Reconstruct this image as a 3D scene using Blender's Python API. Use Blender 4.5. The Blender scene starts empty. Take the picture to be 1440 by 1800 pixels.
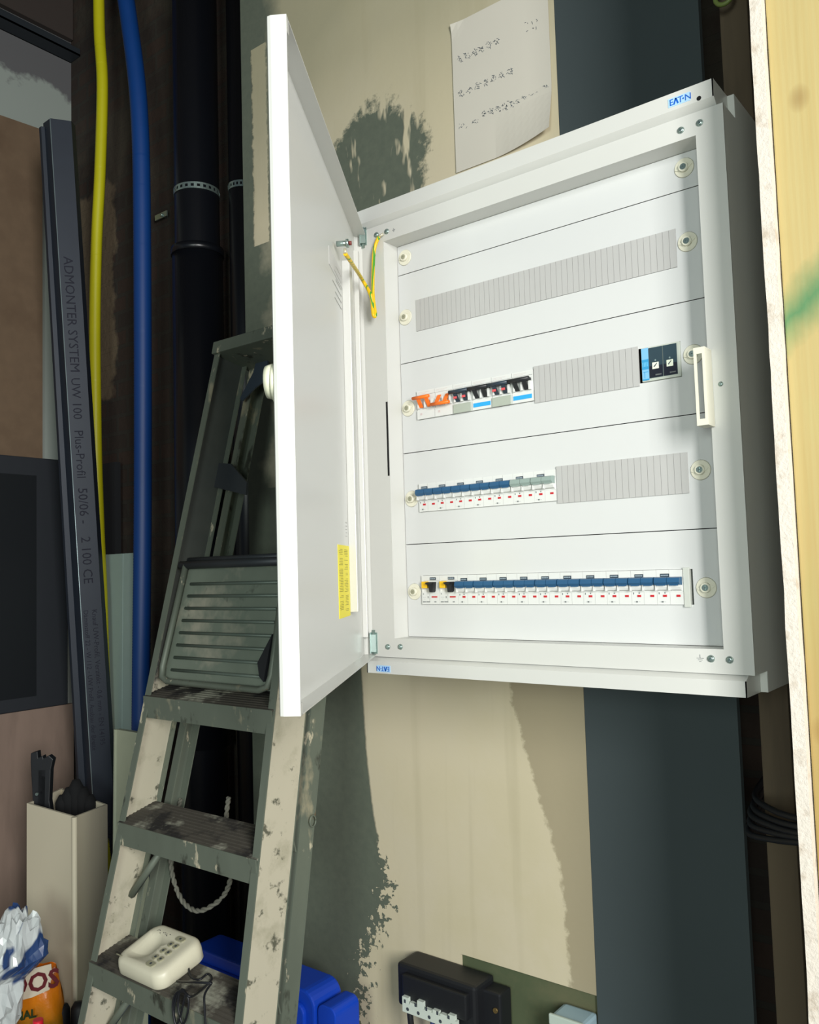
import bpy, bmesh, math, random
from mathutils import Vector, Matrix
import numpy as np
random.seed(7)
SC = bpy.context.scene
COL = SC.collection
Z0 = 1.342          # height of the lower edge of the cover panels above the floor

# ------------------------------------------------------------------ camera
CAM = np.array([0.8716, -1.0973, 1.4498]); YAW, PITCH, ROLL, FPX = 0.66549, 0.06824, -0.02968, 1500.0
_f = np.array([-math.sin(YAW)*math.cos(PITCH), math.cos(YAW)*math.cos(PITCH), math.sin(PITCH)])
_r0 = np.array([math.cos(YAW), math.sin(YAW), 0.0]); _u0 = np.cross(_r0, _f)
_r = math.cos(ROLL)*_r0 + math.sin(ROLL)*_u0; _u = -math.sin(ROLL)*_r0 + math.cos(ROLL)*_u0
cd = bpy.data.cameras.new('camera'); cam = bpy.data.objects.new('camera', cd); COL.objects.link(cam)
cd.sensor_fit = 'HORIZONTAL'; cd.sensor_width = 36; cd.lens = FPX/1440*36; cd.clip_start = 0.05
M = Matrix.Identity(4)
for i in range(3):
    M[i][0] = _r[i]; M[i][1] = _u[i]; M[i][2] = -_f[i]; M[i][3] = CAM[i]
cam.matrix_world = M
SC.camera = cam

# ------------------------------------------------------------------ light
w = bpy.data.worlds.new('dim_room'); SC.world = w; w.use_nodes = True
w.node_tree.nodes['Background'].inputs[0].default_value = (0.55, 0.72, 1.0, 1)
w.node_tree.nodes['Background'].inputs[1].default_value = 0.07
def area(name, loc, tgt, sx, sy, power, color):
    l = bpy.data.lights.new(name, 'AREA'); l.shape = 'RECTANGLE'; l.size = sx; l.size_y = sy
    l.energy = power; l.color = color
    o = bpy.data.objects.new(name, l); COL.objects.link(o); o.location = loc
    o.rotation_euler = (Vector(tgt)-Vector(loc)).to_track_quat('-Z', 'Y').to_euler()
    return o
area('daylight_from_doorway', (2.38, -1.72, 1.85), (-0.1, 0.0, 1.30), 0.65, 1.2, 62, (1.0, 0.985, 0.95))
area('cabinet_side_fill', (1.30, -2.9, 1.6), (0.5, 0.0, 1.4), 0.8, 1.0, 22, (0.90, 1.0, 0.93))  # added fill lamp to brighten the cabinet side, no known window there
SC.view_settings.view_transform = 'Standard'; SC.view_settings.look = 'None'
SC.view_settings.gamma = 1.0; SC.view_settings.exposure = 0.76; SC.view_settings.use_curve_mapping = False

# ------------------------------------------------------------------ helpers
def ray(x, y):
    return _f + _r*(x-720)/FPX - _u*(y-900)/FPX
def on_plane(x, y, P, n):                       # where the sight line of a photo pixel meets a real plane
    d = ray(x, y); P = np.array(P, float); n = np.array(n, float)
    return Vector(CAM + d*(((P-CAM)@n)/(d@n)))
def onY(x, y, Y): return on_plane(x, y, (0, Y, 0), (0, 1, 0))
def onX(x, y, X): return on_plane(x, y, (X, 0, 0), (1, 0, 0))
def at(x, y, dep): return Vector(CAM + ray(x, y)*dep)

def s2l(c):
    return tuple((v/255/12.92 if v/255 <= 0.04045 else ((v/255+0.055)/1.055)**2.4) for v in c)
class N:                                        # tiny node-graph helper
    def __init__(s, name):
        s.m = bpy.data.materials.new(name); s.m.use_nodes = True; s.t = s.m.node_tree
        s.b = s.t.nodes['Principled BSDF']
    def n(s, typ, **kw):
        x = s.t.nodes.new(typ)
        for k, v in kw.items(): setattr(x, k, v)
        return x
    def l(s, a, b): s.t.links.new(a, b)
    def math(s, op, a, b=None, clamp=False):
        x = s.n('ShaderNodeMath', operation=op); x.use_clamp = clamp
        for i, v in enumerate((a, b)):
            if v is None: continue
            if isinstance(v, (int, float)): x.inputs[i].default_value = v
            else: s.l(v, x.inputs[i])
        return x.outputs[0]
    def coord(s, which='Object'):
        return s.n('ShaderNodeTexCoord').outputs[which]
    def mapping(s, vec, scale):
        x = s.n('ShaderNodeMapping'); s.l(vec, x.inputs[0]); x.inputs[3].default_value = scale; return x.outputs[0]
    def noise(s, vec, scale, detail=4, rough=0.55):
        x = s.n('ShaderNodeTexNoise'); s.l(vec, x.inputs['Vector']); x.inputs['Scale'].default_value = scale
        x.inputs['Detail'].default_value = detail; x.inputs['Roughness'].default_value = rough; return x.outputs['Fac']
    def ramp(s, fac, stops):
        x = s.n('ShaderNodeValToRGB'); s.l(fac, x.inputs[0]); e = x.color_ramp.elements
        while len(e) < len(stops): e.new(0.5)
        for el, (p, c) in zip(e, stops):
            el.position = p; el.color = (*c, 1) if len(c) == 3 else c
        return x.outputs[0]
    def mix(s, fac, a, b):
        x = s.n('ShaderNodeMix', data_type='RGBA')
        for sock, v in ((x.inputs[0], fac), (x.inputs[6], a), (x.inputs[7], b)):
            if isinstance(v, (int, float)): sock.default_value = v
            elif isinstance(v, tuple): sock.default_value = (*v, 1)
            else: s.l(v, sock)
        return x.outputs[2]
    def bump(s, h, strength=0.3, dist=0.002):
        x = s.n('ShaderNodeBump'); x.inputs['Strength'].default_value = strength; x.inputs['Distance'].default_value = dist
        s.l(h, x.inputs['Height']); s.l(x.outputs[0], s.b.inputs['Normal'])
    def done(s, col, rough=0.6, metal=0.0):
        if isinstance(col, tuple): s.b.inputs['Base Color'].default_value = (*col, 1)
        else: s.l(col, s.b.inputs['Base Color'])
        if isinstance(rough, (int, float)): s.b.inputs['Roughness'].default_value = rough
        else: s.l(rough, s.b.inputs['Roughness'])
        s.b.inputs['Metallic'].default_value = metal
        return s.m
MC = {}
def mat(name, rgb, rough=0.5, metal=0.0, var=0.06, scale=30, bump=0.0, bscale=200):
    if name in MC: return MC[name]
    g = N(name); c = s2l(rgb); v = g.coord()
    f = g.noise(v, scale, 3)
    col = g.mix(f, tuple(max(0, x*(1-var)) for x in c), tuple(min(1, x*(1+var)) for x in c))
    if bump: g.bump(g.noise(v, bscale, 2), bump, 0.0005)
    MC[name] = g.done(col, rough, metal); return MC[name]

def splotch(name, base, spots, rough=0.5, metal=0.0, scale=25, bump=0.0, stretch=(1, 1, 1)):
    """base colour with irregular stains: spots = [(rgb, noise scale, threshold, softness)]"""
    g = N(name); v = g.mapping(g.coord(), stretch)
    c = s2l(base); col = g.mix(g.noise(v, scale, 4), tuple(x*0.8 for x in c), tuple(min(1, x*1.15) for x in c))
    for i, (rgb, sc, th, so) in enumerate(spots):
        mp = g.n('ShaderNodeMapping'); g.l(v, mp.inputs[0]); mp.inputs[1].default_value = (i*3.7, i*1.3, i*2.1)
        f = g.noise(mp.outputs[0], sc, 5, 0.6)
        m = g.math('MULTIPLY', g.math('SUBTRACT', f, th), 1.0/so, True)
        col = g.mix(m, col, s2l(rgb))
    if bump: g.bump(g.noise(v, 90, 3), bump, 0.001)
    return g.done(col, rough, metal)

class MB:                                       # collects shapes into one mesh
    def __init__(s): s.bm = bmesh.new()
    def poly_prism(s, pts, vec):                # closed polygon (3-D points) extruded along vec
        a = [s.bm.verts.new(p) for p in pts]; b = [s.bm.verts.new(Vector(p)+Vector(vec)) for p in pts]
        s.bm.faces.new(a); s.bm.faces.new(b[::-1]); n = len(a)
        for i in range(n): s.bm.faces.new((a[i], b[i], b[(i+1) % n], a[(i+1) % n]))
        return s
    def box(s, x0, x1, y0, y1, z0, z1):
        return s.poly_prism([(x0, y0, z0), (x1, y0, z0), (x1, y1, z0), (x0, y1, z0)], (0, 0, z1-z0))
    def obox(s, o, a, b, c):                    # oriented box: corner + three edge vectors
        o, a, b, c = map(Vector, (o, a, b, c)); return s.poly_prism([o, o+a, o+a+b, o+b], c)
    def quad(s, *p): s.bm.faces.new([s.bm.verts.new(q) for q in p]); return s
    def cyl(s, p0, p1, r0, r1=None, n=20, cap=True):
        p0, p1 = Vector(p0), Vector(p1); r1 = r0 if r1 is None else r1
        d = (p1-p0).normalized(); q = d.to_track_quat('Z', 'Y'); A, B = [], []
        for i in range(n):
            t = 2*math.pi*i/n; e = q @ Vector((math.cos(t), math.sin(t), 0))
            A.append(s.bm.verts.new(p0+e*r0)); B.append(s.bm.verts.new(p1+e*r1))
        for i in range(n):
            f = s.bm.faces.new((A[i], A[(i+1) % n], B[(i+1) % n], B[i])); f.smooth = True
        if cap: s.bm.faces.new(A[::-1]); s.bm.faces.new(B)
        return s
    def tube(s, pts, r, n=10, ribs=None):       # swept tube; r number or list
        pts = [Vector(p) for p in pts]; m = len(pts); R = r if isinstance(r, (list, tuple)) else [r]*m
        rings = []; t0 = (pts[1]-pts[0]).normalized(); nrm = t0.orthogonal().normalized()
        for i, p in enumerate(pts):
            t = (pts[min(i+1, m-1)]-pts[max(i-1, 0)]).normalized()
            nrm = (nrm - t*nrm.dot(t)).normalized(); b = t.cross(nrm)
            rings.append([s.bm.verts.new(p+(nrm*math.cos(2*math.pi*k/n)+b*math.sin(2*math.pi*k/n))*R[i]) for k in range(n)])
        for A, B in zip(rings, rings[1:]):
            for k in range(n):
                f = s.bm.faces.new((A[k], A[(k+1) % n], B[(k+1) % n], B[k])); f.smooth = True
        s.bm.faces.new(rings[0][::-1]); s.bm.faces.new(rings[-1]); return s
    def disc(s, c, nrm, r, n=20, ex=1.0):
        q = Vector(nrm).to_track_quat('Z', 'Y'); c = Vector(c)
        s.bm.faces.new([s.bm.verts.new(c+q@Vector((math.cos(2*math.pi*i/n)*r, math.sin(2*math.pi*i/n)*r*ex, 0))) for i in range(n)])
        return s
    def bevel(s, w_, seg=2):
        bmesh.ops.recalc_face_normals(s.bm, faces=s.bm.faces)
        ed = [e for e in s.bm.edges if len(e.link_faces) == 2 and e.calc_face_angle(0) > 0.5]
        bmesh.ops.bevel(s.bm, geom=ed, offset=w_, segments=seg, affect='EDGES', profile=0.6)
        return s
    def rot(s, c, ax, ang):
        bmesh.ops.rotate(s.bm, cent=Vector(c), matrix=Matrix.Rotation(ang, 3, ax), verts=s.bm.verts); return s
    def build(s, name, m, parent=None, smooth=False, label=None, bevel=0):
        if bevel: s.bevel(bevel)
        bmesh.ops.recalc_face_normals(s.bm, faces=s.bm.faces)
        me = bpy.data.meshes.new(name)
        if parent is not None:
            off = Vector(parent.location); p = parent.parent
            while p is not None: off += p.location; p = p.parent
            bmesh.ops.translate(s.bm, verts=s.bm.verts, vec=-off)
        s.bm.to_mesh(me); s.bm.free()
        if smooth:
            for f in me.polygons: f.use_smooth = True
        me.materials.append(m); o = bpy.data.objects.new(name, me); COL.objects.link(o)
        if parent is not None: o.parent = parent
        if label: o['label'] = label
        return o
def tag(o, label, cat, group=None, kind=None):
    o['label'] = label; o['category'] = cat
    if group: o['group'] = group
    if kind: o['kind'] = kind
    return o
def thing(name, loc, label, cat, group=None):
    o = bpy.data.objects.new(name, None); COL.objects.link(o); o.location = loc; o.empty_display_size = 0.05
    return tag(o, label, cat, group)
def struct(o): o['kind'] = 'structure'; return o
def text_mesh(mb, body, origin, xdir, updir, size, align='LEFT', depth=0.0002, bold=0.0):
    cu = bpy.data.curves.new('t', 'FONT'); cu.body = body; cu.size = size; cu.align_x = align; cu.extrude = depth
    cu.resolution_u = 2; cu.offset = bold
    o = bpy.data.objects.new('t', cu); COL.objects.link(o)
    me = bpy.data.meshes.new_from_object(o.evaluated_get(bpy.context.evaluated_depsgraph_get()))
    x = Vector(xdir).normalized(); y = Vector(updir).normalized(); z = x.cross(y)
    R = Matrix((( x.x, y.x, z.x, origin[0]), (x.y, y.y, z.y, origin[1]), (x.z, y.z, z.z, origin[2]), (0, 0, 0, 1)))
    me.transform(R); mb.bm.from_mesh(me)
    bpy.data.objects.remove(o); bpy.data.curves.remove(cu); bpy.data.meshes.remove(me)
    return mb
def P(x, y, z): return (x, y, z+Z0)             # panel coordinates -> world

# ------------------------------------------------------------------ materials
WHITE = mat('white_powder_coat', (203, 204, 199), 0.32, var=0.01, bump=0.05, bscale=900)
COVER = mat('white_cover_plate', (203, 205, 204), 0.2, var=0.01, bump=0.06, bscale=700)
CREAM = mat('cream_plastic', (216, 214, 196), 0.4, var=0.02)
ZINC = mat('zinc_plated_steel', (170, 190, 185), 0.3, 0.85, 0.15, 80)
GREYP = mat('light_grey_blank', (176, 176, 174), 0.5, var=0.02)
MODW = mat('breaker_white', (212, 214, 211), 0.4, var=0.02)
BLACK = mat('black_plastic', (26, 28, 32), 0.45, var=0.2)
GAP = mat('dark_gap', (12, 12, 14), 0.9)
BLUE = mat('blue_toggle', (36, 84, 122), 0.35)
GREYT = mat('grey_green_toggle', (140, 158, 152), 0.4)
RED = mat('red_indicator', (185, 30, 40), 0.4)
INK = mat('grey_print', (110, 115, 115), 0.7)
DINK = mat('dark_print', (55, 62, 70), 0.7)
ORANGE = mat('orange_toggle', (238, 112, 22), 0.4)
YEL = mat('yellow_button', (236, 186, 20), 0.4)
NAVY = mat('dark_toggle_bar', (38, 52, 64), 0.4)

# wall with filler over board
def wall_material():
    g = N('skimmed_plasterboard'); v = g.coord(); sep = g.n('ShaderNodeSeparateXYZ'); g.l(v, sep.inputs[0])
    x, z = sep.outputs[0], g.math('SUBTRACT', sep.outputs[2], Z0)
    n1 = g.noise(v, 6, 5, 0.6); n2 = g.noise(v, 55, 5, 0.65); n3 = g.noise(v, 1.8, 3)
    # left boundary as a curve of z
    zn = g.math('ADD', g.math('MULTIPLY', z, 1.0), 1.0)          # z=-1..0 -> 0..1
    st = [(-1.0, -.31), (-.78, -.298), (-.65, -.29), (-.55, -.232), (-.49, -.225), (-.42, -.247), (-.357, -.259), (-.259, -.271), (-.103, -.279), (0.0, -.283)]
    bx = g.ramp(zn, [(a+1.0, (b+.5,)*3) for a, b in st])
    bx = g.math('SUBTRACT', bx, 0.5)
    low = g.math('MULTIPLY', g.math('SUBTRACT', -0.40, z), 8.0, True)        # speckled lower down
    amp = g.math('ADD', 0.006, g.math('MULTIPLY', low, 0.26))
    wob = g.math('MULTIPLY', g.math('SUBTRACT', n2, 0.5), amp)
    d = g.math('SUBTRACT', g.math('ADD', bx, wob), x)
    bareA = g.math('MULTIPLY', d, 220.0, True)
    bareA = g.math('MULTIPLY', bareA, g.math('LESS_THAN', z, 0.3))
    # round patch above the cabinet
    dx = g.math('DIVIDE', g.math('SUBTRACT', x, -.225), .150); dz = g.math('DIVIDE', g.math('SUBTRACT', z, .88), .205)
    rr = g.math('SQRT', g.math('ADD', g.math('MULTIPLY', dx, dx), g.math('MULTIPLY', dz, dz)))
    rr = g.math('ADD', rr, g.math('MULTIPLY', g.math('SUBTRACT', n2, .5), .5))
    rr = g.math('ADD', rr, g.math('MULTIPLY', g.math('SUBTRACT', n1, .5), .8))
    bareB = g.math('MULTIPLY', g.math('SUBTRACT', 1.0, rr), 9.0, True)
    stk = g.noise(g.mapping(v, (26, 26, 7)), 1.0, 3)
    bareB = g.math('MULTIPLY', bareB, g.math('SUBTRACT', 1.0, g.math('MULTIPLY', g.math('SUBTRACT', stk, .57), 16.0, True)))
    # top left strip: bare board with one tongue of filler
    sx = g.math('ABSOLUTE', g.math('SUBTRACT', x, -.552))
    tong = g.math('MULTIPLY', g.math('SUBTRACT', g.math('ADD', .027, g.math('MULTIPLY', g.math('SUBTRACT', n2, .5), .02)), sx), 200.0, True)
    tong = g.math('MULTIPLY', tong, g.math('GREATER_THAN', z, 0.86)); tong = g.math('MULTIPLY', tong, g.math('LESS_THAN', z, 1.33))
    lt = g.math('MULTIPLY', g.math('SUBTRACT', -.46, g.math('ADD', x, g.math('MULTIPLY', g.math('SUBTRACT', n1, .5), .2))), 12.0, True)
    lt = g.math('MULTIPLY', lt, g.math('GREATER_THAN', z, 0.3)); lt = g.math('MULTIPLY', lt, g.math('SUBTRACT', 1.0, tong))
    bare = g.math('MAXIMUM', g.math('MAXIMUM', bareA, bareB), lt)
    base = g.mix(g.math('MULTIPLY', g.math('SUBTRACT', n3, .35), 3.0, True), s2l((190, 181, 152)), s2l((202, 191, 166)))
    base = g.mix(g.math('MULTIPLY', g.math('SUBTRACT', n1, .45), 4.0, True), base, s2l((194, 185, 160)))
    # thin second coat with a torn edge on the lower right
    st2 = [(-1.0, .17), (-.55, .158), (-.42, .15), (-.373, .14), (-.283, .112), (-.124, .065), (0.0, .06)]
    b2 = g.math('SUBTRACT', g.ramp(zn, [(a+1.0, (b+.5,)*3) for a, b in st2]), .5)
    d2 = g.math('SUBTRACT', x, g.math('ADD', b2, g.math('MULTIPLY', g.math('SUBTRACT', n2, .5), .03)))
    m2 = g.math('MULTIPLY', g.math('MULTIPLY', d2, 150.0, True), g.math('LESS_THAN', z, 0.2))
    base = g.mix(g.math('MULTIPLY', m2, .75), base, s2l((140, 130, 104)))
    thin = g.math('MULTIPLY', g.math('SUBTRACT', g.math('ADD', z, g.math('MULTIPLY', g.math('SUBTRACT', n3, .5), .9)), .85), 2.2, True)  # upper wall darkened in its colour, standing in for weaker light
    base = g.mix(g.math('MULTIPLY', thin, .62), base, s2l((128, 128, 100)))
    # long vertical trowel marks
    st3 = g.noise(g.mapping(v, (14, 14, .7)), 1.5, 3)
    base = g.mix(g.math('MULTIPLY', g.math('MULTIPLY', g.math('SUBTRACT', st3, .55), 4.0, True), .35), base, s2l((150, 142, 112)))
    bb = g.mix(n2, s2l((76, 84, 74)), s2l((98, 105, 90)))
    col = g.mix(bare, base, bb)
    g.bump(g.math('ADD', g.math('MULTIPLY', bare, -1.0), g.math('MULTIPLY', n2, .5)), .5, .0012)
    return g.done(col, .85)
WALLM = wall_material()
SLATE = mat('bare_grey_board', (58, 68, 70), .85, var=.1, scale=4, bump=.1)
OLIVE = splotch('bare_green_board', (74, 84, 58), [((90, 92, 66), 9, .5, .2)], .85, scale=8)
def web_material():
    g = N('ladder_web_two_tone'); v = g.coord('Object'); ge = g.n('ShaderNodeNewGeometry').outputs['Position']  # pale and blotchy below a ragged height, darker grey above
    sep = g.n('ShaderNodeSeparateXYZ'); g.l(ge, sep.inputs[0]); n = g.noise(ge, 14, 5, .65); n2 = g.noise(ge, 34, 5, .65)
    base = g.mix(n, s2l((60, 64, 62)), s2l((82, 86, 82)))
    web_pale = g.mix(g.math('MULTIPLY', g.math('SUBTRACT', n, .5), 4, True), s2l((186, 180, 160)), s2l((150, 146, 124)))
    web_pale = g.mix(g.math('MULTIPLY', g.math('SUBTRACT', n2, .60), 14, True), web_pale, s2l((92, 92, 78)))
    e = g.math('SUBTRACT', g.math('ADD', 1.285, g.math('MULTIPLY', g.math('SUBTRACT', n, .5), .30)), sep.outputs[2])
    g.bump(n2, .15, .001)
    return g.done(g.mix(g.math('MULTIPLY', e, 25, True), base, web_pale), .6, .1)
def brick_material():
    g = N('old_brickwork'); v = g.mapping(g.coord(), (1, 1, 1))
    mp = g.n('ShaderNodeMapping'); g.l(v, mp.inputs[0]); mp.inputs[2].default_value = (math.radians(90), 0, 0)
    br = g.n('ShaderNodeTexBrick'); g.l(mp.outputs[0], br.inputs[0]); br.inputs['Scale'].default_value = 4.6
    br.inputs['Color1'].default_value = (*s2l((52, 38, 30)), 1); br.inputs['Color2'].default_value = (*s2l((40, 33, 28)), 1)
    br.inputs['Mortar'].default_value = (*s2l((44, 40, 34)), 1); br.inputs['Mortar Size'].default_value = .03
    n = g.noise(v, 3.2, 5, .6); m = g.math('MULTIPLY', g.math('SUBTRACT', n, .5), 8, True)
    col = g.mix(m, br.outputs[0], s2l((60, 54, 44)))
    sp = g.n('ShaderNodeSeparateXYZ'); g.l(v, sp.inputs[0]); wb = g.math('MULTIPLY', g.math('SUBTRACT', g.noise(v, 9, 5, .6), .5), .12)
    ax = g.math('ABSOLUTE', g.math('ADD', sp.outputs[0], g.math('ADD', wb, 1.60))); az = g.math('ABSOLUTE', g.math('SUBTRACT', sp.outputs[2], g.math('ADD', wb, Z0+1.02)))
    pm = g.math('MULTIPLY', g.math('MULTIPLY', g.math('SUBTRACT', .13, ax), 60, True), g.math('MULTIPLY', g.math('SUBTRACT', .36, az), 60, True))
    col = g.mix(pm, col, s2l((98, 86, 68))); g.bump(g.math('ADD', br.outputs['Fac'], g.noise(v, 30, 4)), .6, .01)
    return g.done(col, .95)
BRICK = brick_material()
def paint_wall():
    g = N('half_painted_plaster'); v = g.coord(); sep = g.n('ShaderNodeSeparateXYZ'); g.l(v, sep.inputs[0])
    z = g.math('SUBTRACT', sep.outputs[2], Z0); n = g.noise(v, 7, 5, .6)
    e = g.math('ADD', z, g.math('MULTIPLY', g.math('SUBTRACT', n, .5), .35))
    m = g.math('MULTIPLY', g.math('SUBTRACT', 1.74, e), 30, True)
    return g.done(g.mix(m, s2l((96, 96, 98)), s2l((150, 158, 152))), .8)
LEFTM = paint_wall()

# ------------------------------------------------------------------ the room
mb = MB(); mb.box(-.612, .2080, .2, .2125, 0.755, 3.9).box(-.612, -.06, .2, .2125, 0.0, .755)
struct(mb.build('wall_back', WALLM))
mb = MB(); mb.box(-.0595, .2080, .206, .2185, 0.0, 0.754)
struct(mb.build('wall_lower', OLIVE))
mb = MB(); mb.box(.2085, .4565, .2, .2125, 0.0, 3.9)
struct(mb.build('wall_right', SLATE))
mb = MB(); mb.box(-1.75, 1.3, .42, .52, 0, 3.9)
struct(mb.build('wall_brick', BRICK))
mb = MB(); mb.box(-1.85, -1.73, -2.6, .42, 0, 3.9)
struct(mb.build('wall_left', LEFTM))
mb = MB(); mb.box(-1.85, 3.2, -3.2, .52, -.1, 0)
struct(mb.build('floor', splotch('dusty_concrete', (96, 92, 84), [((130, 126, 116), 6, .55, .1)], .9, bump=.3)))
mb = MB(); mb.box(-1.85, 3.2, -3.2, .52, 3.9, 4.0)
struct(mb.build('ceiling', mat('dark_ceiling', (70, 66, 62), .9)))
# metal framing and laths beside the slate board
WOODD = splotch('old_brown_timber', (92, 80, 62), [((66, 56, 44), 12, .5, .2)], .85, stretch=(1, 1, .12), scale=14)
mb = MB(); mb.box(.489, .530, .195, .24, 0, 3.9); o = struct(mb.build('trim_1', WOODD, bevel=.002))
mb = MB(); mb.box(.534, .613, .225, .27, 0, 3.9); o = struct(mb.build('trim_2', mat('raw_dark_board', (66, 72, 56), .9, var=.2, scale=8), bevel=.002))

# partition plasterboard seen on its cut edge
def pb_edge():
    g = N('plasterboard_cut_edge'); v = g.coord(); n = g.noise(v, 120, 5, .7)
    col = g.mix(g.math('MULTIPLY', g.math('SUBTRACT', g.noise(v, 40, 4), .58), 8, True), s2l((214, 206, 194)), s2l((190, 178, 162)))
    g.bump(n, .9, .002); return g.done(col, .9)
mb = MB(); zz = 0.0; L, Rr = [], []
random.seed(3)
while zz < 3.9:
    L.append((.6152+random.uniform(-.0006, .0006), zz)); Rr.append((.6285+random.uniform(-.0004, .0004), zz)); zz += random.uniform(.012, .05)
L.append((.6152, 3.9)); Rr.append((.6285, 3.9))
va = [[mb.bm.verts.new((x, y, z)) for (x, z) in S] for S in (L, Rr) for y in (-.12+random.uniform(-.001, .001), .215)]
for i in range(len(L)-1):
    lf, lb, rf, rb = va[0], va[1], va[2], va[3]
    for q in ((lf[i], rf[i], rf[i+1], lf[i+1]), (lb[i], lf[i], lf[i+1], lb[i+1]), (rf[i], rb[i], rb[i+1], rf[i+1]), (rb[i], lb[i], lb[i+1], rb[i+1])): mb.bm.faces.new(q)
struct(mb.build('wall_partition', pb_edge()))
# timber stud
def stud_mat():
    g = N('sawn_pine_with_green_treatment'); v = g.coord(); s = g.mapping(v, (1, 1, .05))
    col = g.mix(g.noise(s, 60, 4), s2l((172, 152, 96)), s2l((186, 172, 120)))
    w_ = g.n('ShaderNodeTexWave'); w_.wave_type = 'BANDS'; w_.bands_direction = 'X'; w_.inputs['Scale'].default_value = 45
    w_.inputs['Distortion'].default_value = 3.5; w_.inputs['Detail'].default_value = 2; g.l(g.mapping(v, (1, 1, .06)), w_.inputs[0])
    col = g.mix(g.math('MULTIPLY', w_.outputs['Fac'], .10), col, s2l((168, 130, 62)))
    sep = g.n('ShaderNodeSeparateXYZ'); g.l(v, sep.inputs[0]); z = g.math('SUBTRACT', sep.outputs[2], Z0); x = sep.outputs[0]
    # green treatment stain: a slanting band and cloudy areas
    n = g.noise(g.mapping(v, (1, 1, .6)), 22, 5, .6)
    c0 = g.math('SUBTRACT', z, g.math('ADD', .365, g.math('MULTIPLY', x, 0.95)))
    band = g.math('SUBTRACT', 1.0, g.math('MULTIPLY', g.math('ABSOLUTE', g.math('ADD', c0, g.math('MULTIPLY', g.math('SUBTRACT', n, .5), .05))), 22.0), True)
    col = g.mix(g.math('MULTIPLY', band, .85), col, s2l((44, 120, 78)))
    cl = g.math('MULTIPLY', g.math('SUBTRACT', g.noise(g.mapping(v, (1.6, 1, .5)), 7, 3), .5), 5, True)
    col = g.mix(g.math('MULTIPLY', cl, .55), col, s2l((164, 176, 112)))
    kn = g.n('ShaderNodeTexVoronoi'); g.l(g.mapping(v, (1, 1, .7)), kn.inputs[0]); kn.inputs['Scale'].default_value = 9
    k = g.math('SUBTRACT', 1.0, g.math('MULTIPLY', kn.outputs['Distance'], 7.5), True)
    col = g.mix(k, col, s2l((120, 84, 36)))
    low = g.math('MULTIPLY', g.math('SUBTRACT', .25, z), 1.6, True)
    col = g.mix(g.math('MULTIPLY', low, .8), col, s2l((140, 104, 34)))
    g.bump(g.noise(s, 140, 3), .35, .001); return g.done(col, .75)
t = thing('timber_stud', (.6297, -.11, 0), 'pale yellow timber stud with green stains right of the plasterboard edge', 'timber stud')
mb = MB(); mb.box(.6298, .725, -.108, -.02, 0, 3.9).build('stud', stud_mat(), t, bevel=.002)

# ------------------------------------------------------------------ distribution cabinet
YF = -.035
cab = thing('distribution_cabinet', (.25, .2, Z0-.056), 'large white electrical distribution cabinet mounted on the wall with its door open', 'electrical cabinet')
mb = MB()   # shell: back, left, right, top, bottom (sheet metal)
T = .0018
mb.box(-.055, .555, .196, .1999, Z0-.056, Z0+.7126)
mb.box(-.055, -.055+T, .016, .196, Z0-.056, Z0+.7126); mb.box(.555-T, .555, .016, .196, Z0-.056, Z0+.7126)
mb.box(-.053, .553, .016, .196, Z0-.056, Z0-.056+T); mb.box(-.053, .553, .016, .196, Z0+.7126-T, Z0+.7126)
mb.box(-.055, -.055+T, YF+.001, .016, Z0-.03, Z0+.68); mb.box(.555-T, .555, YF+.001, .016, Z0-.03, Z0+.68)
mb.box(.5455, .5549, .0142, .0160, Z0+.68, Z0+.7126).box(.5455, .5549, .0142, .0160, Z0-.056, Z0-.03); mb.box(.5455, .5532, YF+.001, .016, Z0+.6782, Z0+.68).box(.5455, .5532, YF+.001, .016, Z0-.03, Z0-.0282)
mb.build('housing', WHITE, cab)
mb = MB()   # front frame with reveal
mb.box(-.055, 0, YF, YF+T, Z0-.03, Z0+.68); mb.box(.5195, .555, YF, YF+T, Z0-.03, Z0+.68)
mb.box(0, .5195, YF, YF+T, Z0+.65, Z0+.68); mb.box(0, .5195, YF, YF+T, Z0-.03, Z0)
# flanged inset strip around the opening
mb.box(-.0012, 0, YF+T, .006, Z0, Z0+.65); mb.box(.5195, .5207, YF+T, .006, Z0, Z0+.65)
mb.box(0, .5195, YF+T, .006, Z0+.65, Z0+.6512); mb.box(0, .5195, YF+T, .006, Z0-.0012, Z0)
mb.build('front_frame', WHITE, cab)
def lip(top):
    mb = MB(); s = 1 if top else -1
    a = .7126 if top else -.056; b = .6895 if top else -.0365; c = .68 if top else -.03
    sec = [(a, .018), (a, -.041), (b, -.041), (c, -.0305), (c, -.0285), (b, -.0385), (a-s*.002, -.0385), (a-s*.002, .018)]
    mb.poly_prism([(-.055, y, Z0+z) for z, y in sec], (.6015, 0, 0))
    # end cheeks, chamfered inwards
    ck = [(a, .018), (a, -.041), (b, -.041), (c, -.030), (c, .018)]
    mb.poly_prism([(.5465-T, y, Z0+z) for z, y in ck], (T, 0, 0)); mb.poly_prism([(-.055, y, Z0+z) for z, y in ck], (T, 0, 0))
    return mb.build('rain_lip', WHITE, cab, label=('upper' if top else 'lower')+' folded lip of the cabinet')
lip(True); lip(False)
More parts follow.
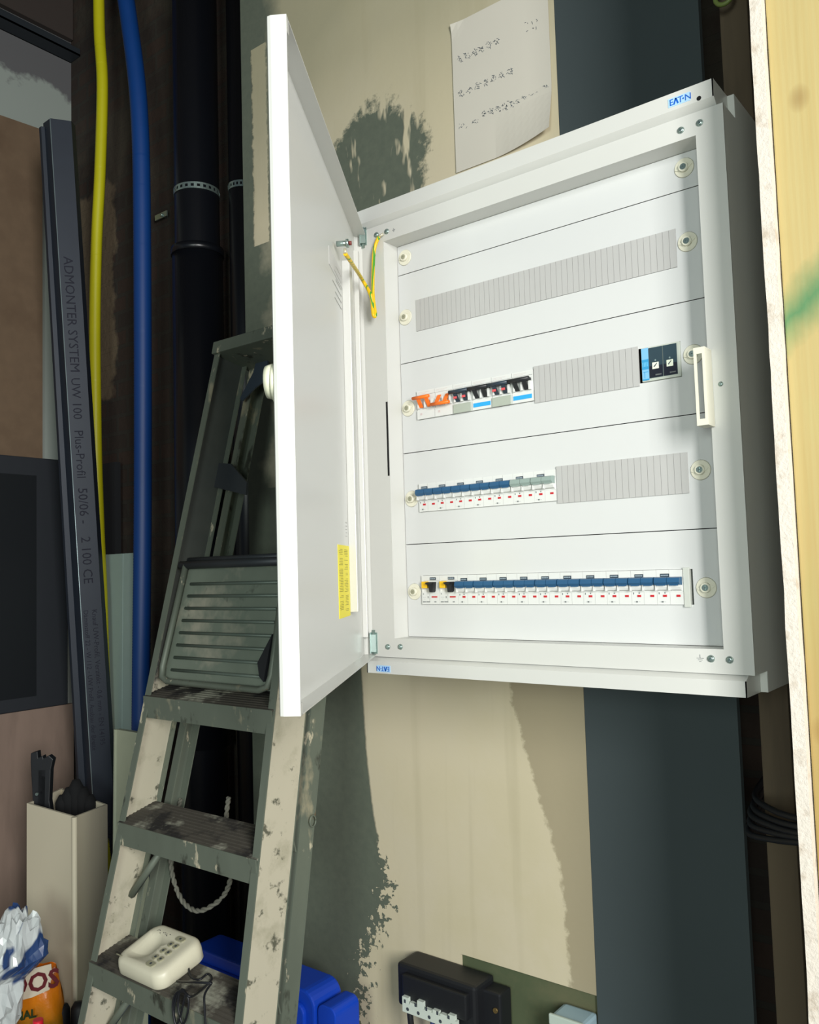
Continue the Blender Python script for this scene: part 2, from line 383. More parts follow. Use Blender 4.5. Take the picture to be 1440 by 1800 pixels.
# logos
LB = mat('logo_pale_blue', (168, 206, 238), .5); LBL = mat('logo_blue', (16, 92, 190), .5)
def logo(px, w_, h_, flip, z):
    x0, y = px, -.0415
    bd = MB(); bd.box(x0, x0+w_, y, y+.0005, Z0+z, Z0+z+h_); b = bd.build('logo_plate', LB, cab)
    tm = MB(); xd, ud = ((1, 0, 0), (0, 0, 1)) if not flip else ((-1, 0, 0), (0, 0, -1))
    def pt(u, v): return (x0+u, y-.0002, Z0+z+v) if not flip else (x0+w_-u, y-.0002, Z0+z+h_-v)
    sz = h_*1.02; base = h_*.16
    k = w_/.0300
    text_mesh(tm, 'E', pt(.0015*k, base), xd, ud, sz)
    # A without a bar
    for (a0, a1) in (((.0078, base), (.0106, h_*.86)), ((.0134, base), (.0106, h_*.86))):
        p0 = Vector(pt(a0[0]*k, a0[1])); p1 = Vector(pt(a1[0]*k, a1[1])); d = (p1-p0).normalized()*.0006; s_ = d.cross(Vector((0, 1, 0)))*1.8
        tm.quad(p0-s_, p0+s_, p1+s_, p1-s_)
    text_mesh(tm, 'T', pt(.0132*k, base), xd, ud, sz)
    tm.disc(pt(.0205*k, h_*.5), (0, -1, 0), h_*.10, 12)
    text_mesh(tm, 'N', pt(.0222*k, base), xd, ud, sz)
    tm.build('logo_lettering', LBL, b)
logo(.4885, .0290, .0115, False, .6945); logo(-.0335, .0280, .0105, True, -.0535)
# cover plates
def fastener(c, plate, right):
    mb = MB(); x, z = c
    mb.cyl((x, .0, z), (x, -.0016, z), .0135, .0125, n=28)
    w1, w2 = (-1, 1)
    mb.cyl((x, -.001, z), (x, -.0055, z), .0068, .0060, 20)
    for s_ in (w1, w2):
        mb.poly_prism([(x+s_*.004, -.001, z-.004), (x+s_*.0115, -.001, z+s_*.002), (x+s_*.004, -.001, z+.004)], (0, -.0018, 0))
    f = mb.build('fastener', CREAM, plate, label='cream quarter-turn fastener')
    return f
def screw(name, p, r, parent, m=ZINC, dirv=(0, -1, 0)):
    d = Vector(dirv); p = Vector(p); mb = MB()
    mb.cyl(p, p+d*r*.35, r, r*.82, 18).cyl(p+d*r*.35, p+d*r*.5, r*.8, r*.45, 18, True)
    # cross slot
    q = d.to_track_quat('Z', 'Y'); a = q @ Vector((1, 0, 0)); b = q @ Vector((0, 1, 0))
    c = p+d*r*.5
    for u_, v_ in ((a, b), (b, a)):
        mb.obox(c-u_*r*.45-v_*r*.08, u_*r*.9, v_*r*.16, d*r*.06)
    return mb.build(name, m, parent)
zr = [(0, .15), (.15, .30), (.30, .45), (.45, .60), (.60, .65)]
openings = {0: (.0333, .4735, .0527, .0989), 1: (.0333, .4745, .2012, .2473), 2: (.0352, .4730, .3515, .3990), 3: (.0365, .4745, .4985, .5510)}
fl = {4: (712, 453), 3: (713, 558), 2: (718, 718), 1: (724, 877), 0: (729, 1040)}
fr = {4: (1203, 295), 3: (1209, 425), 2: (1219, 623), 1: (1232, 826), 0: (1242, 1033)}
plates = {}
for i, (a, b) in enumerate(zr):
    A, B = Z0+a+.0006, Z0+b-.0006; mb = MB(); y0, y1 = 0, .0015
    if i in openings:
        x0, x1, c, d = openings[i]; c += Z0; d += Z0
        mb.box(.001, .5185, y0, y1, A, c).box(.001, .5185, y0, y1, d, B).box(.001, x0, y0, y1, c, d).box(x1, .5185, y0, y1, c, d)
    else: mb.box(.001, .5185, y0, y1, A, B)
    o = mb.build('cover_plate', COVER, cab, label=None); plates[i] = o
    for k, pxy in enumerate((fl[i], fr[i])):
        q = onY(*pxy, 0); fastener((q.x, q.z), o, k)
        s_ = MB(); s_.cyl((q.x, -.0050, q.z), (q.x, -.0060, q.z), .0045, .0040, 16)
        s_.box(q.x-.0030, q.x+.0030, -.0064, -.0060, q.z-.0005, q.z+.0005).box(q.x-.0005, q.x+.0005, -.0064, -.0060, q.z-.0030, q.z+.0030)
        s_.build('fastener_screw', ZINC if k else mat('cream_shadow_recess', (150, 150, 128), .6), o)
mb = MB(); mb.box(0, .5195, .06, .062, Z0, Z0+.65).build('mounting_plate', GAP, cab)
# ribbed blanking strips
def strip(plate, x0, x1, z0, z1, n, yy=-.0015):
    mb = MB(); w_ = (x1-x0)/n
    mb.box(x0, x1, yy+.0008, .0012, Z0+z0, Z0+z1)
    for k in range(n): mb.box(x0+k*w_+.00025, x0+(k+1)*w_-.00025, yy, yy+.0009, Z0+z0, Z0+z1)
    mb.build('blanking_strip', GREYP, plate, label='pale grey ribbed blanking strip')
strip(plates[3], .0368, .4743, .4988, .5507, 49, -.0010)
strip(plates[2], .2527, .4148, .3480, .4025, 18, -.0022)
strip(plates[1], .2830, .4750, .1975, .2510, 21, -.0022)

# frame screws and earth marks
for nm, px in (('a', (1197, 229)), ('b', (1230, 216)), ('c', (682, 1137)), ('d', (704, 1137)), ('e', (1250, 1158)), ('f', (1283, 1160)), ('g', (662, 413)), ('h', (680, 407))):
    q = onY(*px, YF); screw('screw', (q.x, YF, q.z), .0047, cab)
q = onY(1267, 675, YF); screw('screw', (q.x, YF, q.z), .0032, cab)
def earth_mark(px, s=.0045):
    q = onY(*px, YF-.0003); x, z = q.x, q.z; mb = MB()
    mb.box(x-.0003, x+.0003, YF-.0003, YF, z, z+s)
    for k, w_ in enumerate((1, .65, .3)): mb.box(x-s*w_, x+s*w_, YF-.0003, YF, z-k*s*.45-.0003, z-k*s*.45+.0003)
    mb.build('earth_symbol', INK, cab)
earth_mark((1231, 1157)); earth_mark((692, 404), .003)
mb = MB(); q0 = onY(681, 706, YF); q1 = onY(687, 836, YF)
mb.box(-.0045, -.0008, YF-.0003, YF+.001, q1.z, q0.z).build('slot', GAP, cab)
q = onY(1247, 182, YF-.006); MB().cyl((.528, -.0412, Z0+.693), (.528, -.0405, Z0+.693), .003, n=14).build('hole', GAP, cab)
# latch striker on the right frame
mb = MB(); q0 = onY(1229, 612, -.055); q1 = onY(1240, 748, -.055); xs = (q0.x+q1.x)/2-.003; za, zb = q1.z, q0.z
mb.box(xs-.004, xs-.0005, -.0600, -.0585, za+.008, zb-.008); mb.box(xs+.0065, xs+.010, -.0600, -.0585, za+.008, zb-.008)
mb.box(xs-.004, xs+.010, -.0600, -.0585, za, za+.008); mb.box(xs-.004, xs+.010, -.0600, -.0585, zb-.008, zb)
mb.box(xs-.004, xs+.010, -.0584, -.0356, za, za+.0018); mb.box(xs-.004, xs+.010, -.0584, -.0356, zb-.0018, zb); mb.box(xs+.0085, xs+.010, -.0584, -.0356, za+.0019, zb-.0019)
mb.build('latch_striker', CREAM, cab, label='cream slotted plastic striker')

# door
HX, HY = -.042, -.030; ANG = math.radians(56.8); DU = Vector((math.cos(ANG), -math.sin(ANG), 0)); DN = Vector((math.sin(ANG), math.cos(ANG), 0))
DW, DZ0, DZ1, TH = .5806, Z0-.028, Z0+.672, .0215
O = Vector((HX, HY, 0))
def dp(u_, n_, z): return O+DU*u_+DN*n_+Vector((0, 0, z))
def dbox(mb, u0, u1, n0, n1, z0, z1): return mb.obox(dp(u0, n0, z0), DU*(u1-u0), DN*(n1-n0), Vector((0, 0, z1-z0)))
def on_door(x, y, n_): return on_plane(x, y, dp(0, n_, 0), DN)
def door_uz(x, y, n_):
    q = on_door(x, y, n_); return (q-O).dot(DU), q.z
door = bpy.data.objects.new('door', None); COL.objects.link(door); door.parent = cab; door.location = Vector((HX, HY, DZ0))-Vector(cab.location)
mb = MB(); b = .005
# skin with rounded outer corner at the free edge, as one folded profile
prof = [(0, 0), (0, -TH+b), (b*.3, -TH+b*.3), (b, -TH), (DW-b, -TH), (DW-b*.3, -TH+b*.3), (DW, -TH+b), (DW, 0), (DW-.0015, 0), (DW-.0015, -TH+b), (DW-b, -TH+.0015), (b, -TH+.0015), (.0015, -TH+b), (.0015, 0)]
mb.poly_prism([dp(u_, n_, DZ0) for u_, n_ in prof], (0, 0, DZ1-DZ0))
dbox(mb, .002, DW-.006, -TH+.001, 0, DZ0, DZ0+.0015); dbox(mb, .002, DW-.006, -TH+.001, 0, DZ1-.0015, DZ1)
dbox(mb, DW-.010, DW-.0012, -.0015, 0, DZ1-.017, DZ1); dbox(mb, DW-.010, DW-.0012, -.0015, 0, DZ0, DZ0+.012)
mb.build('door_leaf', WHITE, door)
# stiffener channel near the hinge
u0, za = door_uz(600, 457, -TH+.0015); u1, zb = door_uz(616, 1076, -TH+.0015); ua = (u0+u1)/2-.013
mb = MB(); dbox(mb, ua-.013, ua+.013, -TH+.0015, -.008, zb, za).build('stiffener_rail', WHITE, door, bevel=.001)
mb = MB(); dbox(mb, .003, .018, -TH+.0015, -.012, DZ0+.03, DZ1-.03).build('edge_channel', WHITE, door, bevel=.001)
# labels
YST = mat('yellow_sticker', (240, 226, 40), .5, var=.03)
ul, zt = door_uz(594, 957, -TH+.002); ur, zb_ = door_uz(615, 1082, -TH+.002)
mb = MB(); ulo, uhi = ua+.0135, ul; dbox(mb, ulo, uhi, -TH+.0016, -TH+.0022, zb_, zt); st = mb.build('warning_label', YST, door, label='yellow printed label')
mb = MB(); random.seed(5)
for colm in range(2):
    uu = ulo+(uhi-ulo)*(.16+.46*colm); z = zt-.006
    while z > zb_+.008:
        ln = random.uniform(.2, .34)*(uhi-ulo); dbox(mb, uu, uu+ln, -TH+.0022, -TH+.0024, z-.0007, z); z -= random.choice((.0022, .0022, .0022, .006))
mb.build('print', mat('label_print', (150, 140, 40), .7), st)
ul, zt = door_uz(578, 425, -TH+.002); ur, zb2 = door_uz(603, 500, -TH+.002)
mb = MB(); dbox(mb, min(ul, ur), max(ul, ur), -TH+.0016, -TH+.0020, zb2-.01, zt-.005); gl = mb.build('rating_label', mat('grey_label', (205, 205, 202), .5), door, label='light grey rating label')
mb = MB(); u_a, u_b = min(ul, ur), max(ul, ur)
for k in range(6): dbox(mb, u_a+(u_b-u_a)*.15, u_a+(u_b-u_a)*random.uniform(.5, .85), -TH+.0020, -TH+.0022, zt-.015-k*.010-.001, zt-.015-k*.010)
mb.build('print', mat('pale_print', (176, 176, 172), .7), gl)
ul, zt = door_uz(610, 935, -TH+.002)
mb = MB()
for k in range(5): dbox(mb, ul-.004, ul+.010-.002*(k % 2), -TH+.0016, -TH+.0018, zt+.014-k*.005, zt+.0125-k*.005+.0002*k)
mb.build('stamped_marks', mat('pale_print', (176, 176, 172)), door)
# lock on the outside
LK = mat('lock_cream', (206, 208, 184), .45)
ul, zt = DW-.025, door_uz(462, 650, -TH)[1]
mb = MB()
mb.cyl(dp(ul, -TH, zt), dp(ul, -TH-.004, zt), .0205, .020, 28)
mb.cyl(dp(ul, -TH-.004, zt+.002), dp(ul, -TH-.0115, zt+.002), .0185, .0165, 28)
mb.cyl(dp(ul, -TH, zt-.029), dp(ul, -TH-.003, zt-.029), .0035, .003, 12)
mb.build('lock', LK, door, label='round cream rotary lock')
mb = MB(); dbox(mb, ul-.010, ul+.010, -TH+.0015, -.010, zt-.02, zt+.02).build('lock_housing', WHITE, door, bevel=.002)
# hinges: zinc plates between door and frame
for px, h in (((631, 420), .030), ((655, 1130), .034)):
    zc = onY(*px, YF).z; hz = MB()
    dbox(hz, -.001, .012, -.010, -.0085, zc-h/2, zc+h/2); dbox(hz, .004, .0095, -.0085, .000, zc-h/2+.003, zc+h/2-.003)
    hz.cyl(Vector((HX-.002, HY-.004, zc-h/2-.004)), Vector((HX-.002, HY-.004, zc+h/2+.004)), .0036, n=14)
    hz.box(HX-.012, HX+.006, YF-.0016, YF-.0001, zc-h/2, zc+h/2)
    hz.cyl(dp(.006, 0, zc), dp(.006, .0012, zc), .0022, n=10)
    hz.build('hinge', ZINC, cab, bevel=0)
# earth wire from door stud to frame
def cr(pts, n=8):                               # Catmull-Rom through points
    pts = [Vector(p) for p in pts]; out = []
    for i in range(len(pts)-1):
        a, b_, c, d = pts[max(i-1, 0)], pts[i], pts[i+1], pts[min(i+2, len(pts)-1)]
        for k in range(n):
            t_ = k/n; out.append(.5*((2*b_)+(c-a)*t_+(2*a-5*b_+4*c-d)*t_*t_+(3*b_-a-3*c+d)*t_**3))
    out.append(pts[-1]); return out
def wire_mat():
    g = N('green_yellow_wire'); v = g.coord(); w_ = g.n('ShaderNodeTexWave'); w_.bands_direction = 'X'; g.l(g.mapping(v, (1, 1, .05)), w_.inputs[0])
    w_.inputs['Scale'].default_value = 34
    return g.done(g.mix(g.math('GREATER_THAN', w_.outputs['Fac'], .90), s2l((232, 190, 16)), s2l((70, 150, 40))), .4)
ew = bpy.data.objects.new('earth_wire', None); COL.objects.link(ew); ew.parent = cab; ew.location = (0, 0, 0)
ew['label'] = 'green and yellow earth wire'
pa = on_door(607, 446, .004); pe = onY(666, 416, YF-.006)
Wp = [pa, on_door(618, 462, .006), onY(636, 490, -.075), onY(652, 520, -.065), onY(656, 552, -.055), onY(660, 553, -.052), onY(656, 520, -.050), onY(656, 480, -.046), onY(658, 440, -.042), pe]
mb = MB(); mb.tube(cr(Wp, 10), .0029, 10); mb.build('wire', wire_mat(), ew)
mb = MB(); mb.cyl(pa, pa+Vector((0, 0, .007)), .0022, n=10); mb.build('wire_lug', mat('crimp_lug', (210, 205, 180), .3, .4), ew)
mb = MB(); mb.cyl(pe, onY(674, 411, YF-.003), .0022, n=10).build('wire_lug', mat('crimp_lug', (0, 0, 0)), ew)
sp = on_door(606, 428, -.004); mb = MB(); mb.cyl(sp-DN*.012, sp+DN*.006, .0040, n=12).cyl(sp+DN*.002, sp+DN*.006, .0062, n=6)
mb.build('earth_stud', ZINC, door)
mb = MB().cyl(sp+DN*.006, sp+DN*.010, .003, n=12); mb.build('stud_cap', mat('dark_red_cap', (120, 50, 45), .5), door)

# ------------------------------------------------------------------ modular devices (each clipped on its own)
MW = .0356
def dev_box(mb, x0, x1, y0, y1, z0, z1): mb.box(x0, x1, y0, y1, z0, z1)
def pair_breaker(kind, tm):
    """two-pole breaker, origin at the lower-left of its face"""
    r = thing('circuit_breaker', (0, 0, 0), 'x', 'circuit breaker'); H = .0455; w_ = MW-.0003
    mb = MB(); mb.box(0, w_, -.002, .05, 0, H); mb.box(0, w_, -.0035, -.002, 0, .0165)
    mb.box(0, w_, -.0035, -.002, .0355, H)
    for k in range(2):                       # rounded belly below each toggle
        xa = k*w_/2+.0018; xb = (k+1)*w_/2-.0018
        sec = [(-.002, .0180), (-.0068, .0195), (-.0088, .0230), (-.0088, .0265), (-.0060, .0300), (-.002, .0320)]
        mb.poly_prism([(xa, y, z) for y, z in sec], (xb-xa, 0, 0))
        mb.box(xa-.0016, xa-.0002, -.0105, -.002, .0185, .0300)
    mb.build('body', MODW, r)
    mb = MB()
    for k in range(2):
        xa = k*w_/2+.0004; xb = (k+1)*w_/2-.0002; dz = 0.0004*(k == 0)
        sec = [(-.004, .0255-dz), (-.0125, .0262-dz), (-.0150, .0295-dz), (-.0135, .0350), (-.0100, .0362), (-.004, .0362)]
        mb.poly_prism([(xa, y, z) for y, z in sec], (xb-xa-.0006*k, 0, 0))
        mb.box(xa+.003, xb-.003, -.0128, -.0118, .0250, .0262)
    mb.build('toggle', tm, r)
    mb = MB(); mb.box(.0058, .0178, -.0045, -.0035, .0362, .0405); lb = mb.build('label_tab', NAVY if kind != 'grey' else DINK, r)
    mb = MB()
    for k in range(7): mb.box(.0066+k*.0015, .0066+k*.0015+.0009, -.0047, -.0045, .0374, .0393)
    mb.build('print', mat('pale_tab_print', (150, 165, 175), .6), lb)
    mb = MB()
    for x in (.0108, .0290): mb.box(x-.0026, x+.0026, -.0042, -.0035, .0100, .0128)
    mb.build('indicator', RED, r)
    mb = MB(); mb.disc((.0108, -.0037, .0152), (0, -1, 0), .0010, 8); mb.box(.0022, .0036, -.0037, -.0036, .0135, .0160)
    mb.box(.0030, .0045, -.0037, -.0036, .0034, .0037); mb.box(.0055, .0085, -.0037, -.0036, .0026, .0046); mb.box(.0095, .0118, -.0037, -.0036, .0034, .0037)
    mb.build('print', INK, r)
    mb = MB(); mb.box(w_/2-.00015, w_/2+.00015, -.0037, -.0035, 0, .0165).box(w_/2-.00015, w_/2+.00015, -.0037, -.0035, .0355, H).box(.0, w_, -.0037, -.0035, .0163, .0166)
    mb.build('seam', mat('seam_grey', (176, 178, 176), .6), r)
    return r
def rcd_breaker():
    r = thing('residual_current_breaker', (0, 0, 0), 'x', 'circuit breaker'); H = .0455; w_ = MW-.0003
    mb = MB(); mb.box(0, w_, -.002, .05, 0, H).box(0, w_, -.0035, -.002, 0, .020).box(0, w_, -.0035, -.002, .0375, H).box(0, .002, -.0035, -.002, .02, .0375); mb.build('body', MODW, r)
    mb = MB(); mb.box(.0025, .0135, -.0080, -.002, .0255, .0362); mb.build('test_button', YEL, r, bevel=.001)
    mb = MB(); mb.poly_prism([(.0148, -.0025, .0352), (.0285, -.0025, .0352), (.0280, -.0025, .0300), (.0265, -.0025, .0190), (.0205, -.0025, .0190), (.0190, -.0025, .0290)], (0, -.0085, 0))
    mb.poly_prism([(.0150, -.0110, .0345), (.0280, -.0110, .0345), (.0270, -.0110, .0310), (.0170, -.0110, .0315)], (0, -.004, 0)); mb.build('toggle', BLACK, r)
    mb = MB(); mb.box(.0175, .0290, -.0045, -.0035, .0385, .0425); lb = mb.build('label_tab', DINK, r)
    mb = MB()
    for k in range(7): mb.box(.0182+k*.0015, .0182+k*.0015+.0009, -.0047, -.0045, .0396, .0414)
    mb.build('print', mat('pale_tab_print', (150, 165, 175)), lb)
    MB().box(.0195, .0305, -.0040, -.0035, .0105, .0125).build('indicator', RED, r)
    mb = MB()
    for a in ((.002, .004, .0155, .017), (.002, .0085, .011, .0112), (.004, .0070, .008, .0082), (.0115, .0130, .0095, .0125), (.0015, .0075, .003, .0045), (.0085, .0160, .003, .0045), (.0245, .0285, .003, .0045), (.0155, .0157, .004, .016)):
        mb.box(a[0], a[1], -.0037, -.0035, a[2], a[3])
    mb.build('print', INK, r)
    return r
def bar_breaker(kind):
    """row-three switches: orange up / orange down / red flagged with grey cover / black with blue strip"""
    r = thing('circuit_breaker' if kind in ('grey', 'strip') else 'isolator_switch', (0, 0, 0), 'x', 'circuit breaker' if kind in ('grey', 'strip') else 'switch'); H = .0465; w_ = MW-.0003
    mb = MB(); mb.box(0, w_, -.002, .05, 0, H).box(0, w_, -.0040, -.002, 0, .0145).box(0, w_, -.0035, -.002, .0395, H)
    for xx in (.0035, .0165, .0300): mb.box(xx, xx+.0028, -.0075, -.002, .0170, .0300)
    mb.build('body', MODW, r)
    if kind == 'up' or kind == 'down':
        m = ORANGE; s = 1 if kind == 'up' else -1; zc = .0335 if kind == 'up' else .0185
        mb = MB(); mb.cyl((-.0015 if s > 0 else .0, -.0135, zc), (.0315 if s > 0 else .0345, -.0135, zc), .0028, n=14)
        for xx in (.0085, .0245): mb.poly_prism([(xx-.003, -.012, zc-.0015*s), (xx+.004, -.012, zc-.0015*s), (xx+.0045, -.0035, zc-.0155*s), (xx-.002, -.0035, zc-.0155*s)], (0, -.0018, 0))
        mb.build('toggle', m, r)
    else:
        mb = MB(); zc = .0325; mb.cyl((-.001, -.0135, zc), (.0345, -.0135, zc), .0030, n=14); mb.box(.002, .033, -.0125, -.004, .0305, .0345)
        for xx in (.0085, .0245): mb.poly_prism([(xx-.0035, -.012, zc), (xx+.0035, -.012, zc), (xx+.0042, -.0035, zc-.0150), (xx-.0025, -.0035, zc-.0150)], (0, -.0018, 0))
        tg = mb.build('toggle', BLACK if kind == 'strip' else NAVY, r)
        if kind == 'grey':
            mb = MB()
            for xx in (.0085, .0245): mb.box(xx-.0025, xx+.0035, -.0120, -.0108, .0215, .0250)
            mb.build('flag', mat('red_flag', (206, 80, 84), .4), r)
            MB().box(.0008, .0345, -.0062, -.0040, -.0005, .0140).build('hinged_cover', mat('grey_lid', (164, 172, 160), .4), r, bevel=.0008)
        else: MB().box(.0020, .0335, -.0046, -.0040, .0042, .0105).build('blue_strip', mat('sky_blue_strip', (40, 160, 222), .4), r)
    mb = MB()
    for k in range(2): mb.box(.003, .003+.022-.006*k, -.0037, -.0035, .0432-k*.0020, .0436-k*.0020)
    if kind in ('up', 'down'): mb.box(.006, .0105, -.0042, -.0040, .006, .0095)
    mb.build('print', mat('faint_print', (200, 188, 186) if kind != 'strip' else (196, 204, 214), .6), r)
    return r
def copy_tree(o, parent=None):
    c = o.copy(); COL.objects.link(c); c.parent = parent
    for ch in list(o.children): copy_tree(ch, c)
    return c
def place(proto, used, x, z, label, group):
    o = proto if not used[0] else copy_tree(proto); used[0] = True
    o.location = (x, 0, Z0+z); o['label'] = label; o['group'] = group; return o
ordw = ['first', 'second', 'third', 'fourth', 'fifth', 'sixth', 'seventh', 'eighth', 'ninth', 'tenth']
pb = pair_breaker('blue', BLUE); us = [False]
G5 = 'breakers in the bottom row of the cabinet'; G4 = 'breakers in the row above the bottom row'; G3 = 'switches in the upper device row'
z5 = .0530; pit5 = (.4615-.0335)/12
rc = rcd_breaker(); ur_ = [False]
place(rc, ur_, .0335, z5, 'white breaker with yellow test button at the far left end of the bottom row', G5)
place(rc, ur_, .0335+pit5, z5, 'white breaker with yellow button beside the bottom row\'s first blue breaker', G5)
for k in range(10):
    lab = 'bottom row blue two-pole breaker, %s to the right of the yellow-button breakers' % ordw[k] if k < 9 else 'bottom row blue two-pole breaker at the right end by the empty slot'
    place(pb, us, .0335+pit5*(k+2), z5, lab, G5)
z4 = .2015; pit4 = .2488/7
for k in range(5):
    place(pb, us, .0335+pit4*k, z4, 'blue-toggled breaker in the row with a half-length blank strip, %s from the left' % ordw[k], G4)
gb = pair_breaker('grey', GREYT); ug = [False]
place(gb, ug, .0335+pit4*5, z4, 'breaker with grey-green toggles right after the blue-toggled ones', G4)
place(gb, ug, .0335+pit4*6, z4, 'breaker with grey-green toggles beside the ribbed blanking strip', G4)
z3 = .3520; pit3 = .2165/6
u_ = [False]; place(bar_breaker('up'), u_, .0355, z3, 'switch with an orange toggle bar pushed up, far left of its row', G3)
u_ = [False]; place(bar_breaker('down'), u_, .0355+pit3, z3, 'switch with an orange toggle bar pulled down', G3)
gbk = bar_breaker('grey'); ug = [False]; sbk = bar_breaker('strip'); usb = [False]
place(gbk, ug, .0355+2*pit3, z3, 'dark toggle breaker with red flags and grey lid beside the orange switches', G3)
place(sbk, usb, .0355+3*pit3, z3, 'black toggle breaker with blue strip between the two grey-lidded breakers', G3)
place(gbk, ug, .0355+4*pit3, z3, 'dark toggle breaker with red flags and grey lid between two blue-striped breakers', G3)
place(sbk, usb, .0355+5*pit3, z3, 'black toggle breaker with blue strip beside the ribbed blanking strip', G3)
# end bracket closing the bottom row
t = thing('end_bracket', (.4615, 0, Z0+.0505), 'light grey end bracket at the right end of the bottom breaker row', 'bracket')
MB().box(.4617, .4700, -.0035, .04, Z0+.0495, Z0+.1010).build('clamp', mat('end_clamp_grey', (196, 200, 192), .5), t, bevel=.0006)
# dual dimmer module
t = thing('lighting_control_module', (.4194, 0, Z0+.3520), 'module with two dark panels with white tick squares and a light blue section', 'control module')
z = Z0+.3520; MB().box(.4195, .4727, -.003, .05, z, z+.0465).build('body', mat('module_grey', (184, 190, 180), .5), t, bevel=.0006)
LBm = mat('module_light_blue', (120, 180, 222), .4); TEAL = mat('module_dark_teal', (42, 62, 72), .4)
sb = MB().box(.4203, .4300, -.0038, -.003, z+.0015, z+.0455).build('blue_panel', LBm, t)
MB().box(.4205, .4299, -.0042, -.0038, z+.0165, z+.0300).build('blue_band', mat('module_mid_blue', (52, 146, 196), .4), sb)
mb = MB()
for k in range(4): mb.box(.4212+k*.0021, .4224+k*.0021, -.0045, -.0042, z+.0200, z+.0262)
mb.build('print', mat('module_blue_print', (96, 178, 216), .5), sb)
mb = MB(); mb.box(.4222, .4290, -.0041, -.0038, z+.0125, z+.0133).box(.4236, .4242, -.0041, -.0038, z+.0045, z+.0125).box(.4205, .4299, -.0041, -.0038, z+.0015, z+.0035).build('mark', mat('module_mid_blue', (0, 0, 0)), sb)
for k in range(2):
    x = .4306+k*.0197
    pn = MB().box(x, x+.0186, -.0042, -.003, z+.0035, z+.0445).build('dark_panel', TEAL, t)
    MB().box(x+.0002, x+.0184, -.0045, -.0042, z+.0040, z+.0195).build('lower_field', mat('module_black', (22, 26, 40), .35), pn)
    MB().box(x+.0045, x+.0135, -.0050, -.0042, z+.0150, z+.0240).build('key', mat('module_key', (222, 228, 210), .4), pn, bevel=.0004)
    mb = MB(); mb.quad((x+.0065, -.0052, z+.0185), (x+.0075, -.0052, z+.0172), (x+.0118, -.0052, z+.0222), (x+.0110, -.0052, z+.0228)); mb.build('tick', DINK, pn)
    MB().disc((x+.009, -.0044, z+.0268), (0, -1, 0), .0012, 10).build('lamp', mat('faint_lamp', (120, 140, 140), .3), pn)
    mb = MB()
    for j in range(6): mb.box(x+.0085+j*.0014, x+.0085+j*.0014+.0009, -.0047, -.0045, z+.0060, z+.0078)
    mb.build('print', INK, pn)

# ------------------------------------------------------------------ paper sheet with handwriting
PM = mat('paper_sheet', (196, 192, 180), .8, var=.03, scale=12)
t = thing('paper_sheet', (.105, .195, Z0+.83), 'white sheet with handwritten rows pinned on the wall above the cabinet', 'paper')
tl = onY(795, 25, .199); bl = onY(803, 294, .199); br = onY(974, 228, .199); xl, xr = bl.x, br.x
zb_, zt_ = Z0+.852, Z0+1.142
g_ = MB(); nx, nz = 14, 18; V = []
for j in range(nz+1):
    row = []
    for i in range(nx+1):
        a, b_ = i/nx, j/nz; x = xl+(xr-xl)*a; z = zb_+(zt_-zb_)*b_
        c = max(0, (a-.45))*max(0, .30-b_); y = .1968-.10*c
        z += .16*max(0, a-.5)**2*max(0, 1-b_*4)*.25
        if a < .12 and b_ > .93: y -= .004*(b_-.93)/.07*(1-a/.12)
        row.append(g_.bm.verts.new((x, y, z)))
    V.append(row)
V2 = [[g_.bm.verts.new(v.co+Vector((0, .0005, 0))) for v in row] for row in V]
for j in range(nz):
    for i in range(nx):
        g_.bm.faces.new((V[j][i], V[j][i+1], V[j+1][i+1], V[j+1][i])); g_.bm.faces.new((V2[j][i], V2[j+1][i], V2[j+1][i+1], V2[j][i+1]))
for j in range(nz):
    for i in (0, nx): g_.bm.faces.new((V[j][i], V[j+1][i], V2[j+1][i], V2[j][i]))
for i in range(nx):
    for j in (0, nz): g_.bm.faces.new((V[j][i], V[j][i+1], V2[j][i+1], V2[j][i]))
g_.build('sheet', PM, t)
random.seed(11); mb = MB()
def scribble(px, py, wpx, hpx, n=9):
    for k in range(n):
        a = (px+random.uniform(-.5, .5)*wpx, py+random.uniform(-.5, .5)*hpx); ang = random.uniform(0, 3.14); ln = random.uniform(1.2, 4.2)
        b_ = (a[0]+ln*math.cos(ang), a[1]+ln*math.sin(ang)); A = onY(*a, .1964); B = onY(*b_, .1964)
        d = (B-A).normalized(); s_ = Vector((-d.z, 0, d.x))*.00042; mb.quad(A-s_, A+s_, B+s_, B-s_)
def zrow(x0, y0, x1, y1, n, wpx=8, hpx=14, k=9):
    for i in range(n):
        f = i/(n-1) if n > 1 else 0
        px, py = x0+(x1-x0)*f, y0+(y1-y0)*f
        scribble(px, py, wpx, hpx*.5, k); scribble(px+.5, py+hpx*.42, wpx*1.1, 2.0, 5)
HW = mat('pencil_ink', (88, 96, 104), .7)
def flush():
    global mb
    mb.build('handwriting', HW, t); mb = MB()
zrow(808, 101, 873, 70, 6); flush(); zrow(811, 162, 896, 122, 7); flush(); zrow(852, 197, 946, 163, 9); zrow(959, 152, 959, 152, 1)
zrow(814, 219, 836, 211, 2, 13, 9, 4); flush()
for i in range(6): scribble(927+ (i % 3)*8, 40+(i//3)*14-(i % 3)*3, 4, 6, 2)
flush()
q = onY(900, 257, .196); screw('screw', (q.x, .1962, q.z), .0042, t)

